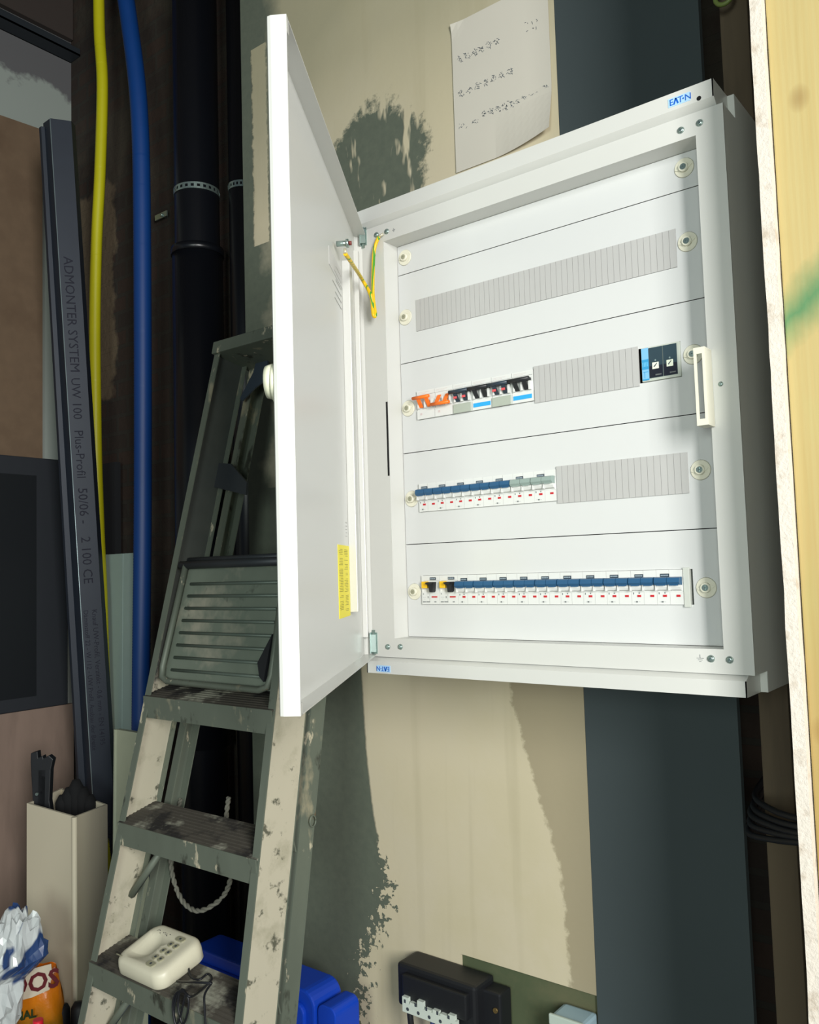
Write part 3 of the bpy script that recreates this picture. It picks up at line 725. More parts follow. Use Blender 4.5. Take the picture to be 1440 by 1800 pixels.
# ------------------------------------------------------------------ recess: pipes
def ribbed(name, pts, r, m, label, cat, pitch=.004, amp=.0007, n=14):
    path = cr(pts, 40); out = []; L_ = 0
    dense = [path[0]]
    for a, b_ in zip(path, path[1:]):
        k = max(1, int((b_-a).length/(pitch/2)))
        for j in range(1, k+1): dense.append(a+(b_-a)*j/k)
    R = [r+(amp if i % 2 else -amp) for i in range(len(dense))]
    mb = MB(); mb.tube(dense, R, n); return tag(mb.build(name, m), label, cat)
YP = mat('yellow_conduit', (188, 184, 16), .45); BP = mat('blue_conduit', (4, 56, 120), .5)
ypts = [(172, -60), (175, 60), (180, 150), (176, 300), (170, 420), (167, 560), (168, 700), (170, 820), (175, 960), (180, 1080)]
yp = [onY(*q, .32) for q in ypts]; yp.insert(0, Vector((yp[0].x-.03, .32, 3.88))); yp += [Vector((-1.40, .33, .9)), Vector((-1.395, .33, .0))]
ribbed('conduit_pipe', yp, .0165, YP, 'bright yellow corrugated conduit hanging down the brick recess', 'pipe')
bpts = [(214, -60), (226, 30), (238, 120), (245, 200), (249, 320), (251, 600), (251, 900), (248, 1200)]
bp = [onY(*q, .30) for q in bpts]; bp.insert(0, Vector((bp[0].x-.10, .30, 3.88))); bp += [Vector((bp[-1].x-.01, .30, .7)), Vector((bp[-1].x-.01, .30, 0))]
ribbed('conduit_pipe', bp, .0245, BP, 'thick blue corrugated conduit left of the black pipes', 'pipe', .006, .0005)
t = thing('soil_pipe', (-.955, .335, 0), 'thick glossy black waste pipe with perforated strap behind the ladder', 'pipe')
PB = mat('black_glossy_pipe', (13, 15, 20), .32)
MB().cyl((-.955, .335, 0), (-.955, .335, 3.9), .060, n=40).build('pipe', PB, t)
zc = onY(338, 430, .27).z; MB().cyl((-.955, .335, zc-1.3), (-.955, .335, zc), .067, n=40).cyl((-.955, .335, zc), (-.955, .335, zc+.02), .070, n=40).build('coupling', PB, t)
def strap(cx, cy, r, z0, parent, h=.017):
    mb = MB(); n = 48
    for k in range(n):
        a0, a1 = 2*math.pi*k/n, 2*math.pi*(k+1)/n
        def pt(a, z, rr): return Vector((cx+math.cos(a)*rr, cy+math.sin(a)*rr, z))
        if k % 2 == 0:
            mb.poly_prism([pt(a0, z0, r), pt(a1, z0, r), pt(a1, z0, r+.0012), pt(a0, z0, r+.0012)], (0, 0, h))
        else:
            mb.poly_prism([pt(a0, z0, r), pt(a1, z0, r), pt(a1, z0, r+.0012), pt(a0, z0, r+.0012)], (0, 0, h*.28))
            mb.poly_prism([pt(a0, z0+h*.72, r), pt(a1, z0+h*.72, r), pt(a1, z0+h*.72, r+.0012), pt(a0, z0+h*.72, r+.0012)], (0, 0, h*.28))
    return mb.build('perforated_strap', ZINC, parent)
zs = onY(335, 322, .27).z; strap(-.955, .335, .0605, zs, t)
t = thing('drain_pipe', (-.80, .36, 0), 'thinner black pipe close beside the thick black waste pipe', 'pipe')
MB().cyl((-.795, .36, 0), (-.795, .36, 3.9), .0375, n=28).build('pipe', PB, t); zs2 = onY(405, 335, .33).z
strap(-.795, .36, .038, zs2, t)
q = onY(281, 378, .40); t = thing('strap_offcut', (q.x, .415, q.z), 'short perforated metal strap end screwed to the bricks left of the waste pipe', 'strap')
MB().box(q.x-.03, q.x+.028, .404, .4075, q.z-.008, q.z+.008).box(q.x+.0, q.x+.012, .4075, .4199, q.z-.004, q.z+.004).build('strap', ZINC, t); MB().cyl((q.x+.004, .404, q.z), (q.x+.004, .400, q.z), .005, n=10).build('screw', ZINC, t)

# board and dark box behind
BRN = splotch('brown_hardboard', (112, 92, 72), [((96, 76, 58), 5, .5, .3)], .8)
t = thing('hardboard_sheet', (-1.71, .1, Z0-.2), 'brown hardboard sheet standing against the left wall', 'board')
mb = MB(); mb.poly_prism([(-1.728, -1.2, Z0+.44), (-1.728, .31, Z0+.44), (-1.728, .31, Z0+1.585), (-1.728, -1.2, Z0+1.50)], (.012, 0, 0)).build('sheet', BRN, t)
t = thing('framed_screen', (-1.70, .1, Z0+.1), 'wide black framed screen below the brown hardboard', 'screen')
mb = MB(); mb.box(-1.728, -1.700, -1.0, .386, Z0-.285, Z0+.497).build('frame', mat('dark_panel_frame', (36, 40, 46), .6), t, bevel=.003)
MB().box(-1.7005, -1.698, -.96, .28, Z0-.245, Z0+.44).build('screen', mat('dark_panel_face', (22, 26, 30), .45), t)
t = thing('wood_panel', (-1.70, .1, 0), 'greyish brown wooden panel standing below the black panel', 'board')
WG = splotch('grey_brown_wood', (138, 118, 106), [((104, 88, 78), 4, .5, .2), ((60, 48, 44), 3.1, .62, .06)], .8, stretch=(1, 1, .25))
MB().box(-1.728, -1.708, -1.1, .41, 0.0, Z0-.287).build('panel', WG, t)
t = thing('black_box', (-1.47, .40, 0), 'tall black board standing behind the yellow conduit', 'board')
MB().box(-1.60, -1.43, .385, .405, 0, Z0+.465).build('board', mat('matt_black_board', (20, 22, 26), .8), t)
# ceiling track on left wall
t = thing('ceiling_track', (-1.72, 0, Z0+1.9), 'dark metal track fixed high on the left wall', 'metal track')
TRK = mat('dull_track_steel', (52, 58, 64), .5, .4)
mb = MB(); mb.box(-1.7295, -1.67, -1.2, .418, Z0+1.868, Z0+1.874).box(-1.7295, -1.7255, -1.2, .418, Z0+1.868, Z0+1.935).box(-1.672, -1.670, -1.2, .418, Z0+1.868, Z0+1.892).build('channel', TRK, t)
for px in ((27, 42), (46, 56)):
    q = onX(*px, -1.724); screw('screw', (-1.7255, q.y, q.z), .008, t, ZINC, (1, 0, 0))
t = thing('dark_board', (-1.70, .2, Z0+2.3), 'dark brown board above the metal track at top left', 'board')
MB().poly_prism([(-1.729, -1.2, Z0+1.94), (-1.729, .415, Z0+1.94), (-1.729, .415, Z0+2.5), (-1.729, -1.2, Z0+2.5)], (.02, 0, 0)).build('board', mat('dark_brown_board', (58, 50, 46), .85), t)

# leaning galvanised profiles with printed lettering
GAL = mat('galvanised_profile', (34, 42, 54), .55, .2, .12, 20)
def profile(pt0, pt1, d0, d1, wweb, wfl, name, label, text=None):
    """L/U profile whose bright folded edge runs pt0->pt1 (photo pixels) then on to the floor"""
    A = at(*pt0, d0); B = at(*pt1, d1); D = (B-A).normalized(); t_ = (0.0-A.z)/D.z; B = A+D*t_
    side = Vector(_r); side = (side-D*side.dot(D)).normalized(); back = D.cross(side).normalized()
    if back.dot(Vector(_f)) < 0: back = -back
    web = (side*.90+back*.44).normalized(); fl_ = (-side*.75+back*.66).normalized()
    nw = D.cross(web).normalized()*.0008; nf = D.cross(fl_).normalized()*.0008
    r = thing(name, B, label, 'metal profile', 'leaning metal profiles')
    mb = MB(); mb.obox(A, web*wweb, nw, B-A); mb.obox(A, fl_*wfl, nf, B-A)
    mb.obox(A+web*wweb, back*.03, nw, B-A)
    mb.build('channel', GAL, r)
    if text: MB().cyl(A, B, .0014, n=8).build('edge_highlight', mat('painted_edge_highlight', (168, 186, 190), .35, .5), r)  # pale tube along the fold, a highlight put into the colour
    if text:
        out = D.cross(web); out = out if out.dot(Vector(_f)) < 0 else -out
        out = out.normalized()
        s0, entries = text
        for (dist, off, size, body) in entries:
            o_ = A+D*dist+web*(wweb*off)+out*.0012
            tm = MB(); text_mesh(tm, body, o_, D, (out.cross(D)), size); tm.build('lettering', mat('black_ink_print', (22, 24, 40), .8), r)
    return r
profile((88, 208), (163, 1400), 2.42, 2.44, .056, .042, 'metal_profile', 'front grey metal profile with printed black lettering, leaning beside the yellow conduit',
        (0, [(.39, .22, .036, 'ADMONTER SYSTEM'), (.735, .22, .034, 'UW 100'), (.885, .22, .034, 'Plus-Profil'), (1.05, .22, .036, '50/06 -'), (1.19, .22, .036, '2 100 CE'),
             (1.40, .52, .020, 'Knauf UW-Profil, Verzinkt - 0,6 mm - EN 14195'), (1.40, .12, .018, 'Dämmstoff 22 - W 112 - UW Profil, Ausbau der Breite'), (1.96, .52, .020, 'Hinter Profil - 22 - W UW'), (1.96, .12, .018, 'Ausbau System Profil 06')]))
profile((72, 222), (140, 1400), 2.44, 2.46, .020, .012, 'metal_profile', 'narrow dark metal profile leaning just behind the lettered one')
# white skirting boards standing upright
SKM = mat('grey_white_trim', (150, 168, 162), .5); SK2 = mat('pale_olive_trim', (176, 182, 158), .5)
A = onY(187, 975, .36); B_ = onY(233, 975, .36); t = thing('skirting_board', (A.x, .36, 0), 'grey-white trim board with a raised line between yellow and blue conduits', 'trim board', 'upright trim boards')
mb = MB(); mb.poly_prism([(A.x, .356, A.z), (B_.x+.01, .356, A.z), (B_.x-.02, .356, 0), (A.x-.06, .356, 0)], (0, .012, 0))
ml = A.x*.42+B_.x*.58; mb.poly_prism([(ml, .3545, A.z), (ml+.016, .3545, A.z), (ml-.02, .3545, 0), (ml-.036, .3545, 0)], (0, .002, 0)); mb.build('board', SKM, t)
A = onY(203, 1282, .16); B_ = onY(246, 1282, .16); t = thing('skirting_board', (A.x, .16, 0), 'shorter pale olive trim board with rounded edge left of the ladder', 'trim board', 'upright trim boards')
mb = MB(); mb.poly_prism([(A.x, .16, A.z), (A.x+.125, .16, A.z), (A.x+.10, .16, 0), (A.x-.025, .16, 0)], (0, .014, 0)).cyl((A.x, .162, A.z), (A.x-.025, .162, 0), .006, n=10); mb.build('board', SK2, t)

# ------------------------------------------------------------------ ladder
SL = .22
def yf(z): return -.1+SL*(z-Z0)                 # front plane of the leaning ladder
def xl(z): return -.545+.052*(z-Z0)+.008
def xr(z): return -.19-.05*(z-Z0)+.0
def lpt(x, z, d): return Vector((x, yf(z)+d, z-SL*d))
ALU = splotch('weathered_aluminium', (104, 112, 100), [((150, 146, 124), 16, .62, .08), ((58, 60, 52), 22, .60, .08), ((196, 188, 164), 34, .64, .05), ((120, 92, 62), 12, .66, .06)], .55, .25, 18, stretch=(1, 1, .5))
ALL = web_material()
TRD = splotch('dirty_tread', (74, 70, 62), [((140, 140, 126), 10, .55, .08), ((34, 32, 30), 16, .5, .1)], .85, 0, 22, bump=.5)
lad = thing('step_ladder', (-.36, yf(0)+.06, 0), 'folded paint-spattered aluminium step ladder leaning beneath the open cabinet door', 'ladder')
ZT = Z0+.585
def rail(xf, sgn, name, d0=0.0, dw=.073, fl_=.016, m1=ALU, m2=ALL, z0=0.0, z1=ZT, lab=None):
    a0, a1 = xf(z0), xf(z1)
    def seg(mb, xa, xb, da, db):
        p = [lpt(a0+xa, z0, da), lpt(a0+xb, z0, da), lpt(a0+xb, z0, db), lpt(a0+xa, z0, db)]; q = [lpt(a1+xa, z1, da), lpt(a1+xb, z1, da), lpt(a1+xb, z1, db), lpt(a1+xa, z1, db)]
        mid = z0 if z0 else 0
        A = [mb.bm.verts.new(v) for v in p]; B = [mb.bm.verts.new(v) for v in q]
        if z0 == 0.0:
            for v in A: v.co.z = max(v.co.z, .001)
        mb.bm.faces.new(A); mb.bm.faces.new(B[::-1])
        for i in range(4): mb.bm.faces.new((A[i], B[i], B[(i+1) % 4], A[(i+1) % 4]))
    mb = MB()
    if sgn < 0: seg(mb, 0, fl_, d0, d0+.0022); seg(mb, 0, fl_, d0+dw-.0022, d0+dw)
    else: seg(mb, -fl_, 0, d0, d0+.0022); seg(mb, -fl_, 0, d0+dw-.0022, d0+dw)
    r_ = mb.build(name, m1, lad, label=lab)
    mb = MB()
    if sgn < 0: seg(mb, .0004, .0026, d0+.0022, d0+dw-.0022)
    else: seg(mb, -.0026, -.0004, d0+.0022, d0+dw-.0022)
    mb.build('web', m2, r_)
    return r_
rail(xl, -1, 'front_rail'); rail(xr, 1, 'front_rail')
rail(lambda z: xl(z)+.006, -1, 'rear_rail', .088, .034, .020, ALU, ALU, 0.0, ZT-.02); rail(lambda z: xr(z)-.004, 1, 'rear_rail', .088, .034, .020, ALU, ALU, 0.0, ZT-.02)
q = onX(549, 1443, xr(Z0-.3)+.002); mb = MB(); mb.tube([Vector((q.x+.0015, q.y+math.cos(a)*.007, q.z+math.sin(a)*.009)) for a in [i*math.pi/8 for i in range(17)]], .0013, 6); mb.build('rivet_ring', ALU, lad)
# steps
steps = [Z0-.108-.006, Z0-.337, Z0-.570, Z0-.803, Z0-1.036]
TA = math.radians(14); tv = Vector((0, math.cos(TA), math.sin(TA))); tn = Vector((0, -math.sin(TA), math.cos(TA)))
for i, z in enumerate(steps):
    xa, xb = xl(z)+.003, xr(z)-.0025; p = Vector((xa, yf(z)-.004, z))
    mb = MB(); mb.obox(p-tn*.003, (xb-xa, 0, 0), tv*.082, tn*.003)
    for k in range(9): mb.obox(p+tv*(.006+k*.0085), (xb-xa, 0, 0), tv*.003, tn*.0009)
    st_ = mb.build('step', TRD, lad)
    mb = MB(); fd = Vector((0, .22*.2, -1)).normalized()
    mb.obox(p-Vector((0, .0018, 0)), (xb-xa, 0, 0), fd*.040, Vector((0, .0025, 0))); mb.obox(p+tv*.0795-tn*.003, (xb-xa, 0, 0), -tn*.028, Vector((0, .0025, 0)))
    mb.build('step_nosing', ALU, st_)
    for s_, xx in ((-1, xa), (1, xb)):
        mb = MB(); zz_ = z-.040; e = Vector((xx-s_*.006, yf(z)+.060, z-.028)); f_ = Vector((xx-s_*.045, yf(z)+.020, z-.022))
    if i in (1, 2):
        mb = MB(); a = lpt(xl(z-.14)+.004, z-.13, .055); b_ = lpt(xl(z)+.075, z-.035, .050)
        mb.tube([a, b_], .007, 6); mb.build('brace', ALU, lad)
# top cap
zt = ZT; xa, xb = xl(zt)-.004, xr(zt)+.004; mb = MB()
mb.obox(lpt(xa, zt-.022, -.006), (xb-xa, 0, 0), Vector((0, .10, -.02)), Vector((0, .0055, .026))); mb.build('top_cap', ALU, lad, bevel=.002)
# folding platform, held upright between the rails
za, zb_ = Z0-.085, Z0+.132
xa, xb = xl(za)+.030, xr(za)-.022; xa2, xb2 = xl(zb_)+.040, xr(zb_)-.015
PL = splotch('platform_metal', (128, 138, 124), [((178, 174, 156), 5, .52, .1), ((70, 74, 66), 9, .6, .08)], .5, .3, 14)
def ppt(f, g_, d): 
    z = za+(zb_-za)*g_; x = (xa+(xa2-xa)*g_)*(1-f)+(xb+(xb2-xb)*g_)*f; return lpt(x, z, d)
mb = MB(); mb.poly_prism([ppt(0, 0, .012), ppt(1, 0, .012), ppt(1, 1, .012), ppt(0, 1, .012)], (0, .004, 0)); 
pf = mb.build('platform', PL, lad)
mb = MB()
for k in range(8):
    g_ = .10+k*.105; mb.tube([ppt(.07, g_, .0105), ppt(.95, g_, .0105)], .0032, 6)
mb.build('ridge', mat('ridge_shade_metal', (104, 116, 106), .5, .3), pf)
mb = MB(); path = [ppt(0, 1, .004), ppt(0, .12, .004), ppt(.02, .03, .004), ppt(.08, 0, .004), ppt(.92, 0, .004), ppt(.98, .03, .004), ppt(1, .12, .004), ppt(1, 1, .004)]
mb.tube(path, .006, 8); mb.build('rim', ALU, pf)
mb = MB(); mb.cyl(ppt(-.06, 1.0, .006), ppt(1.05, 1.0, .006), .008, n=14).cyl(ppt(-.03, 1.05, .015), ppt(1.0, 1.05, .015), .006, n=10); mb.build('hinge_bar', mat('dark_worn_metal', (62, 66, 70), .5, .4), pf)
mb = MB(); mb.poly_prism([ppt(.97, .06, -.004), ppt(.99, .42, -.004), ppt(.90, .20, -.004), ppt(.93, .10, -.004)], (0, .006, 0)); mb.build('catch', BLACK, pf)
DWM = mat('dark_worn_metal', (0, 0, 0))
# hinge plate and brace near the top
mb = MB(); qs = [on_plane(x, y, lpt(-.45, Z0+.3, .06), (0, 1, -SL)) for x, y in ((352, 812), (405, 815), (434, 848), (432, 870), (400, 862), (352, 850))]
mb.poly_prism(qs, (0, .004, 0)); mb.build('hinge_plate', DWM, lad)
mb = MB(); qs = [on_plane(x, y, lpt(-.45, Z0+.3, .07), (0, 1, -SL)) for x, y in ((422, 700), (445, 655), (452, 628), (470, 618), (470, 665), (448, 682), (425, 705))]
mb.poly_prism(qs, (0, .004, 0)); mb.build('top_bracket', mat('blue_grey_bracket', (66, 76, 88), .5, .3), lad)
# rear cross bar and rope loop
zq = Z0-.325; MB().cyl(lpt(xl(zq)+.01, zq, .105), lpt(xr(zq)-.01, zq-.004, .105), .0105, n=14).build('rear_crossbar', mat('old_steel_bar', (120, 126, 124), .5, .5), lad)
pts = [on_plane(x, y, lpt(0, zq, .115), (0, 1, -SL)) for x, y in ((402, 1402), (398, 1440), (404, 1500), (405, 1545), (388, 1580), (350, 1601), (322, 1585), (305, 1545), (300, 1500), (308, 1440), (318, 1405))]
pth = cr(pts, 10); mb = MB()
for ph in (0, math.pi):
    hel = []
    for i, p in enumerate(pth):
        a = i*1.1+ph; d = (pth[min(i+1, len(pth)-1)]-pth[max(i-1, 0)]).normalized(); n_ = d.orthogonal().normalized(); b_ = d.cross(n_)
        hel.append(p+(n_*math.cos(a)+b_*math.sin(a))*.0022)
    mb.tube(hel, .0030, 6)
tag(mb.build('rope', mat('grey_twisted_rope', (98, 98, 88), .9, var=.2, scale=90)), 'grey twisted rope hanging in a loop between the ladder rails', 'rope')

# telephone on the third step
zC = steps[2]; org = Vector((xl(zC)+.003, yf(zC)-.004, zC))+tn*.0012
tel = thing('telephone', org+Vector((.14, .04, 0)), 'cream push-button telephone lying on a step of the ladder', 'telephone')
def tp(a, b_, h): return org+Vector((a, 0, 0))+tv*b_+tn*h
def rrect(cx, cy, hw, hh, r, n=7):
    out = []
    for sx, sy, a0 in ((1, 1, 0), (-1, 1, 90), (-1, -1, 180), (1, -1, 270)):
        for k in range(n+1):
            a = math.radians(a0+90*k/n); out.append((cx+sx*(hw-r)+r*math.cos(a), cy+sy*(hh-r)+r*math.sin(a)))
    return out
PH = mat('aged_cream_plastic', (206, 202, 180), .4, var=.03)
mb = MB(); lay = [(0, .95), (.004, 1.0), (.018, 1.0), (.027, .975), (.031, .93), (.033, .86)]; rings = []
cx, cy = .146, .050
for h, s_ in lay:
    tw = .055*(h > .02)
    rings.append([mb.bm.verts.new(tp(cx+(a-cx)*s_+ .0*h, cy+(b_-cy)*s_, h+(b_-cy)*.06*(h > .01))) for a, b_ in rrect(cx, cy, .066, .050, .022)])
for A, B in zip(rings, rings[1:]):
    for k in range(len(A)): f = mb.bm.faces.new((A[k], A[(k+1) % len(A)], B[(k+1) % len(A)], B[k])); f.smooth = True
mb.bm.faces.new(rings[0][::-1])
# top surface grid with a scooped ear cup
cc = rings[-1]; inner = []
def toph(a, b_):
    d = math.hypot((a-.118)/.030, (b_-.046)/.034); dip = -.014*max(0, 1-d*d) if d < 1 else 0
    d2 = math.hypot((a-.105)/.012, (b_-.082)/.008)
    return .0338+(b_-cy)*.06+dip
NG = 12
prev = cc; m_ = len(cc)
base = rrect(cx, cy, .066*.86, .050*.86, .0189)
for g_ in range(1, NG):
    s_ = 1-g_/NG; ring = [mb.bm.verts.new(tp(cx+(a-cx)*s_, cy+(b_-cy)*s_, toph(cx+(a-cx)*s_, cy+(b_-cy)*s_))) for a, b_ in base]
    for k in range(m_): f = mb.bm.faces.new((prev[k], prev[(k+1) % m_], ring[(k+1) % m_], ring[k])); f.smooth = True
    prev = ring
c_ = mb.bm.verts.new(tp(cx, cy, toph(cx, cy)))
for k in range(m_): f = mb.bm.faces.new((prev[k], prev[(k+1) % m_], c_)); f.smooth = True
mb.build('handset_body', PH, tel)
KM = mat('grey_key', (150, 148, 124), .5)
def key(a, b_, wa, wb):
    mb = MB(); h0 = toph(a, b_)-.001
    mb.poly_prism([tp(x, y, h0) for x, y in rrect(a, b_, wa, wb, min(wa, wb)*.7, 4)], tn*.0030); k_ = mb.build('key', KM, tel)
    m2 = MB(); m2.poly_prism([tp(x, y, h0+.0030) for x, y in rrect(a, b_, .0022, .0020, .001, 3)], tn*.0002); m2.build('key_symbol', DINK, k_)
key(.172, .0165, .0095, .0050); key(.172, .0790, .0105, .0050)
for r_i in range(3):
    for c_i in range(2): key(.1655+c_i*.0140, .0310+r_i*.0160, .0050, .0052)
mb = MB()
for k in range(9):
    a, b_ = .105+k*.0042, .079+.003*math.sin(k*1.7); pa_, pb_ = tp(a, b_, toph(a, b_)+.0004), tp(a+.0036, b_+.0035*math.cos(k*2.1), toph(a, b_)+.0004)
    s_ = (pb_-pa_).cross(tn).normalized()*.0005; mb.quad(pa_-s_, pa_+s_, pb_+s_, pb_-s_)
mb.build('pen_scribble', DINK, tel)
MB().obox(tp(.083, .008, toph(.083, .008)-.0002), tv*.0+Vector((.016, 0, 0)), tv*.0016, tn*.0006).build('slot_mark', KM, tel)
CM = mat('black_cord', (18, 20, 26), .5)
sp = [(345, 1680), (336, 1672), (331, 1690), (335, 1715), (350, 1722), (365, 1712), (372, 1722), (352, 1742), (335, 1752), (322, 1742), (310, 1745), (304, 1765), (306, 1790), (312, 1810)]
pts = [on_plane(x, y, tp(0, 0, .010 if i < 3 else .004), tn) if i < 8 else on_plane(x, y, (0, yf(zC)-.014, 0), (0, 1, 0)) for i, (x, y) in enumerate(sp)]
mb = MB(); mb.tube(cr(pts, 8), .0018, 7)
cl = [on_plane(x, y, (0, yf(zC)-.013, 0), (0, 1, 0)) for x, y in ((322, 1742), (312, 1748), (306, 1775), (309, 1800), (316, 1790), (322, 1765), (326, 1745), (318, 1740), (313, 1760), (316, 1785), (322, 1800), (330, 1780), (331, 1755), (322, 1742))]
mb.tube(cr(cl, 8), .0018, 7); mb.build('cord', CM, tel)
pts = [on_plane(x, y, (0, yf(zC)-.012, 0), (0, 1, 0)) for x, y in ((372, 1728), (360, 1748), (360, 1775), (362, 1810))]
tag(MB().tube([tp(.215, .03, .004)]+cr(pts, 8), .0018, 7).build('cord', CM), 'loose thin black cord hanging over the step beside the telephone', 'cord')

# ------------------------------------------------------------------ blue case behind the ladder
BC = mat('bright_blue_plastic', (8, 62, 180), .45, var=.05)
t = thing('plastic_crate', (-.42, .09, 0), 'bright blue plastic crate standing behind the foot of the ladder', 'crate')
def blue_panel(x0, x1, y0, y1, z0, z1, r):
    mb = MB(); pts = [(x, y0, z) for x, z in rrect((x0+x1)/2, (z0+z1)/2, (x1-x0)/2, (z1-z0)/2, r, 6)]
    return mb.poly_prism(pts, (0, y1-y0, 0))
zt = Z0-.660
blue_panel(-.66, -.285, .050, .125, .002, zt, .03).bevel(.004).build('tub', BC, t)
blue_panel(-.645, -.303, .040, .050, .05, zt-.022, .02).bevel(.003).build('raised_panel', BC, t)
blue_panel(-.63, -.337, .033, .040, .09, zt-.050, .015).bevel(.002).build('inner_panel', BC, t)
t2 = MB(); t2.poly_prism([(x, .055, z) for x, z in rrect(-.259, zt/2-.006, .022, zt/2-.010, .015, 6)], (0, .065, 0)); t2.build('side_handle', BC, t, bevel=.002)

# ------------------------------------------------------------------ terminal block on the wall
t = thing('terminal_box', (-.09, .2, Z0-.64), 'black terminal box with a white numbered strip low on the wall', 'terminal box')
za, zb_ = Z0-.694, Z0-.604
BB = mat('black_moulded_box', (20, 22, 26), .5)
MB().box(-.160, .012, .140, .1998, za+.015, zb_).bevel(.006).build('housing', BB, t)
MB().box(-.01, .046, .165, .1998, za-.010, zb_-.012).bevel(.004).build('mounting_flange', BB, t)
MB().box(-.14, .0, .128, .141, za+.035, zb_-.012).bevel(.003).build('front_cover', BB, t)
for zz_ in (za+.012, za+.050):
    MB().cyl((.036, .165, zz_), (.036, .162, zz_), .0045, n=12).build('screw', mat('brass_screw', (130, 110, 70), .4, .7), t)
WS = mat('terminal_white', (196, 206, 196), .6)
sw = MB(); x0 = -.134
sw.box(x0, x0+.118, .121, .1285, za+.018, za+.034)
for k, h in enumerate((.010, .004, .012, .003, .006, .004, .008)): sw.box(x0+k*.0168, x0+k*.0168+.013, .121, .1285, za+.034, za+.034+h)
tsx = sw.build('terminal_strip', WS, t)
mb = MB()
for k in range(5): mb.disc((x0+.012+k*.024, .1205, za+.025), (0, -1, 0), .0032, 10); mb.box(x0+.004+k*.024, x0+.008+k*.024, .1205, .121, za+.034, za+.040)
mb.build('terminal_hole', DINK, tsx)
cabs = [(-.128, .0055, BLACK, .5), (-.078, .004, mat('blue_core', (40, 58, 104), .5), .5), (-.053, .004, mat('blue_core', (0, 0, 0)), .5), (-.030, .0022, ZINC, .022), (-.012, .0022, ZINC, .022), (.006, .0045, mat('grey_core', (88, 104, 96), .5), .5)]
CG = 'cables leaving the terminal box'
for k, (x, r, m, ln) in enumerate(cabs):
    zs_ = za+.022; y = .134
    if ln < .1: MB().cyl((x, .125, zs_), (x, .125, zs_-ln), r, n=8).build('pin', ZINC, t); continue
    pts = cr([(x, y, zs_), (x+.002, y+.002, zs_-.04), (x+.004*(k % 2), .16, zs_-.14), (x-.004, .186, zs_-.35), (x, .186, .01)], 8)
    o = MB().tube(pts, r, 8).build('cable', m)
    lb = ['thick black cable at the left end of the terminal strip', 'blue core left of its blue twin under the terminal strip', 'blue core right of its blue twin under the terminal strip', '', '', 'grey cable at the right end of the terminal strip'][k]
    tag(o, lb, 'cable', CG)
# small white junction box at the slate board
t = thing('junction_box', (.185, .2, Z0-.70), 'pale blue-white box with rounded corner against the dark board at the bottom edge', 'junction box')
MB().box(.150, .2095, .150, .1985, Z0-.72, Z0-.612).bevel(.006).build('box', mat('blue_white_plastic', (150, 176, 186), .5), t)
MB().box(.149, .2100, .146, .1515, Z0-.626, Z0-.609).build('lid', mat('pale_green_white_plastic', (176, 190, 180), .5), t, bevel=.002)

# black cables through the gap on the right
CB = 'black cables bundled through the gap beside the slate board'
for k, (a, b_) in enumerate((((1328, 1398), (1416, 1442)), ((1326, 1415), (1416, 1456)), ((1322, 1425), (1416, 1468)), ((1322, 1440), (1416, 1474)), ((1320, 1455), (1416, 1482)))):
    A = onY(*a, .19); B_ = onY(*b_, .06); B_.x = min(B_.x, .607)
    pts = cr([A+Vector((-.012, .20, .02)), A+Vector((-.004, .05, .008)), A+Vector((.004, -.012-.003*k, 0)), (A+B_)/2+Vector((0, -.01, -.004)), B_, B_+Vector((.0060, -.004, -.002))], 8)
    tag(MB().tube(pts, .0044, 8).build('cable', CM), ['topmost black cable', 'second black cable from the top', 'middle black cable', 'second black cable from the bottom', 'lowest black cable'][k]+' in the bundle crossing the gap at lower right', 'cable', CB)
# cable clip near the top edge
q = onY(1275, 0, .17); t = thing('pipe_clip', (q.x, .195, q.z), 'small olive ring clip at the top edge above the cabinet corner', 'clip')
MB().tube([Vector((q.x+math.cos(i*math.pi/10)*.013, .165, q.z+.004+math.sin(i*math.pi/10)*.013)) for i in range(21)], .0035, 8).cyl((q.x, .165, q.z+.017), (q.x, .1948, q.z+.017), .003, n=8).build('ring', mat('olive_clip', (112, 128, 64), .5), t)

# ------------------------------------------------------------------ white duct with clamps, lower left
DCM = mat('cream_white_duct', (214, 206, 182), .55, var=.03, scale=5)
dl, dm, dr = at(48, 1440, 2.42), at(133, 1456, 2.30), at(189, 1434, 2.44)
topz = Z0-.60
def zof(p): return p.z
pl, pm, pr_ = at(47, 1412, 2.24), at(131, 1436, 2.13), at(189, 1414, 2.28)
bk = Vector(pl)+(Vector(pr_)-Vector(pm)); bk.z = pl.z
t = thing('duct_box', (pm.x, pm.y, 0), 'tall open-topped cream white box section standing upright, left of the ladder', 'box')
def wallseg(mb, a, b_, th):
    a, b_ = Vector(a), Vector(b_); d = b_-a; n_ = Vector((-d.y, d.x, 0)).normalized()*th
    c = [(a.x, a.y, 0), (b_.x, b_.y, 0), (b_.x+n_.x, b_.y+n_.y, 0), (a.x+n_.x, a.y+n_.y, 0)]; tz = [a.z, b_.z, b_.z, a.z]
    A = [mb.bm.verts.new(v) for v in c]; B = [mb.bm.verts.new((v[0], v[1], z)) for v, z in zip(c, tz)]
    mb.bm.faces.new(A); mb.bm.faces.new(B[::-1])
    for i in range(4): mb.bm.faces.new((A[i], B[i], B[(i+1) % 4], A[(i+1) % 4]))
hz = min(pl.z, pm.z, pr_.z); 
for p_ in (pl, pm, pr_, bk): p_.z = max(p_.z, hz)
mb = MB(); wallseg(mb, pl, pm, .006); wallseg(mb, pm, pr_, .006)
wallseg(mb, pr_, bk, .006); wallseg(mb, bk, pl, .006); mb.cyl((pm.x, pm.y, 0), (pm.x, pm.y, pm.z), .007, n=10)
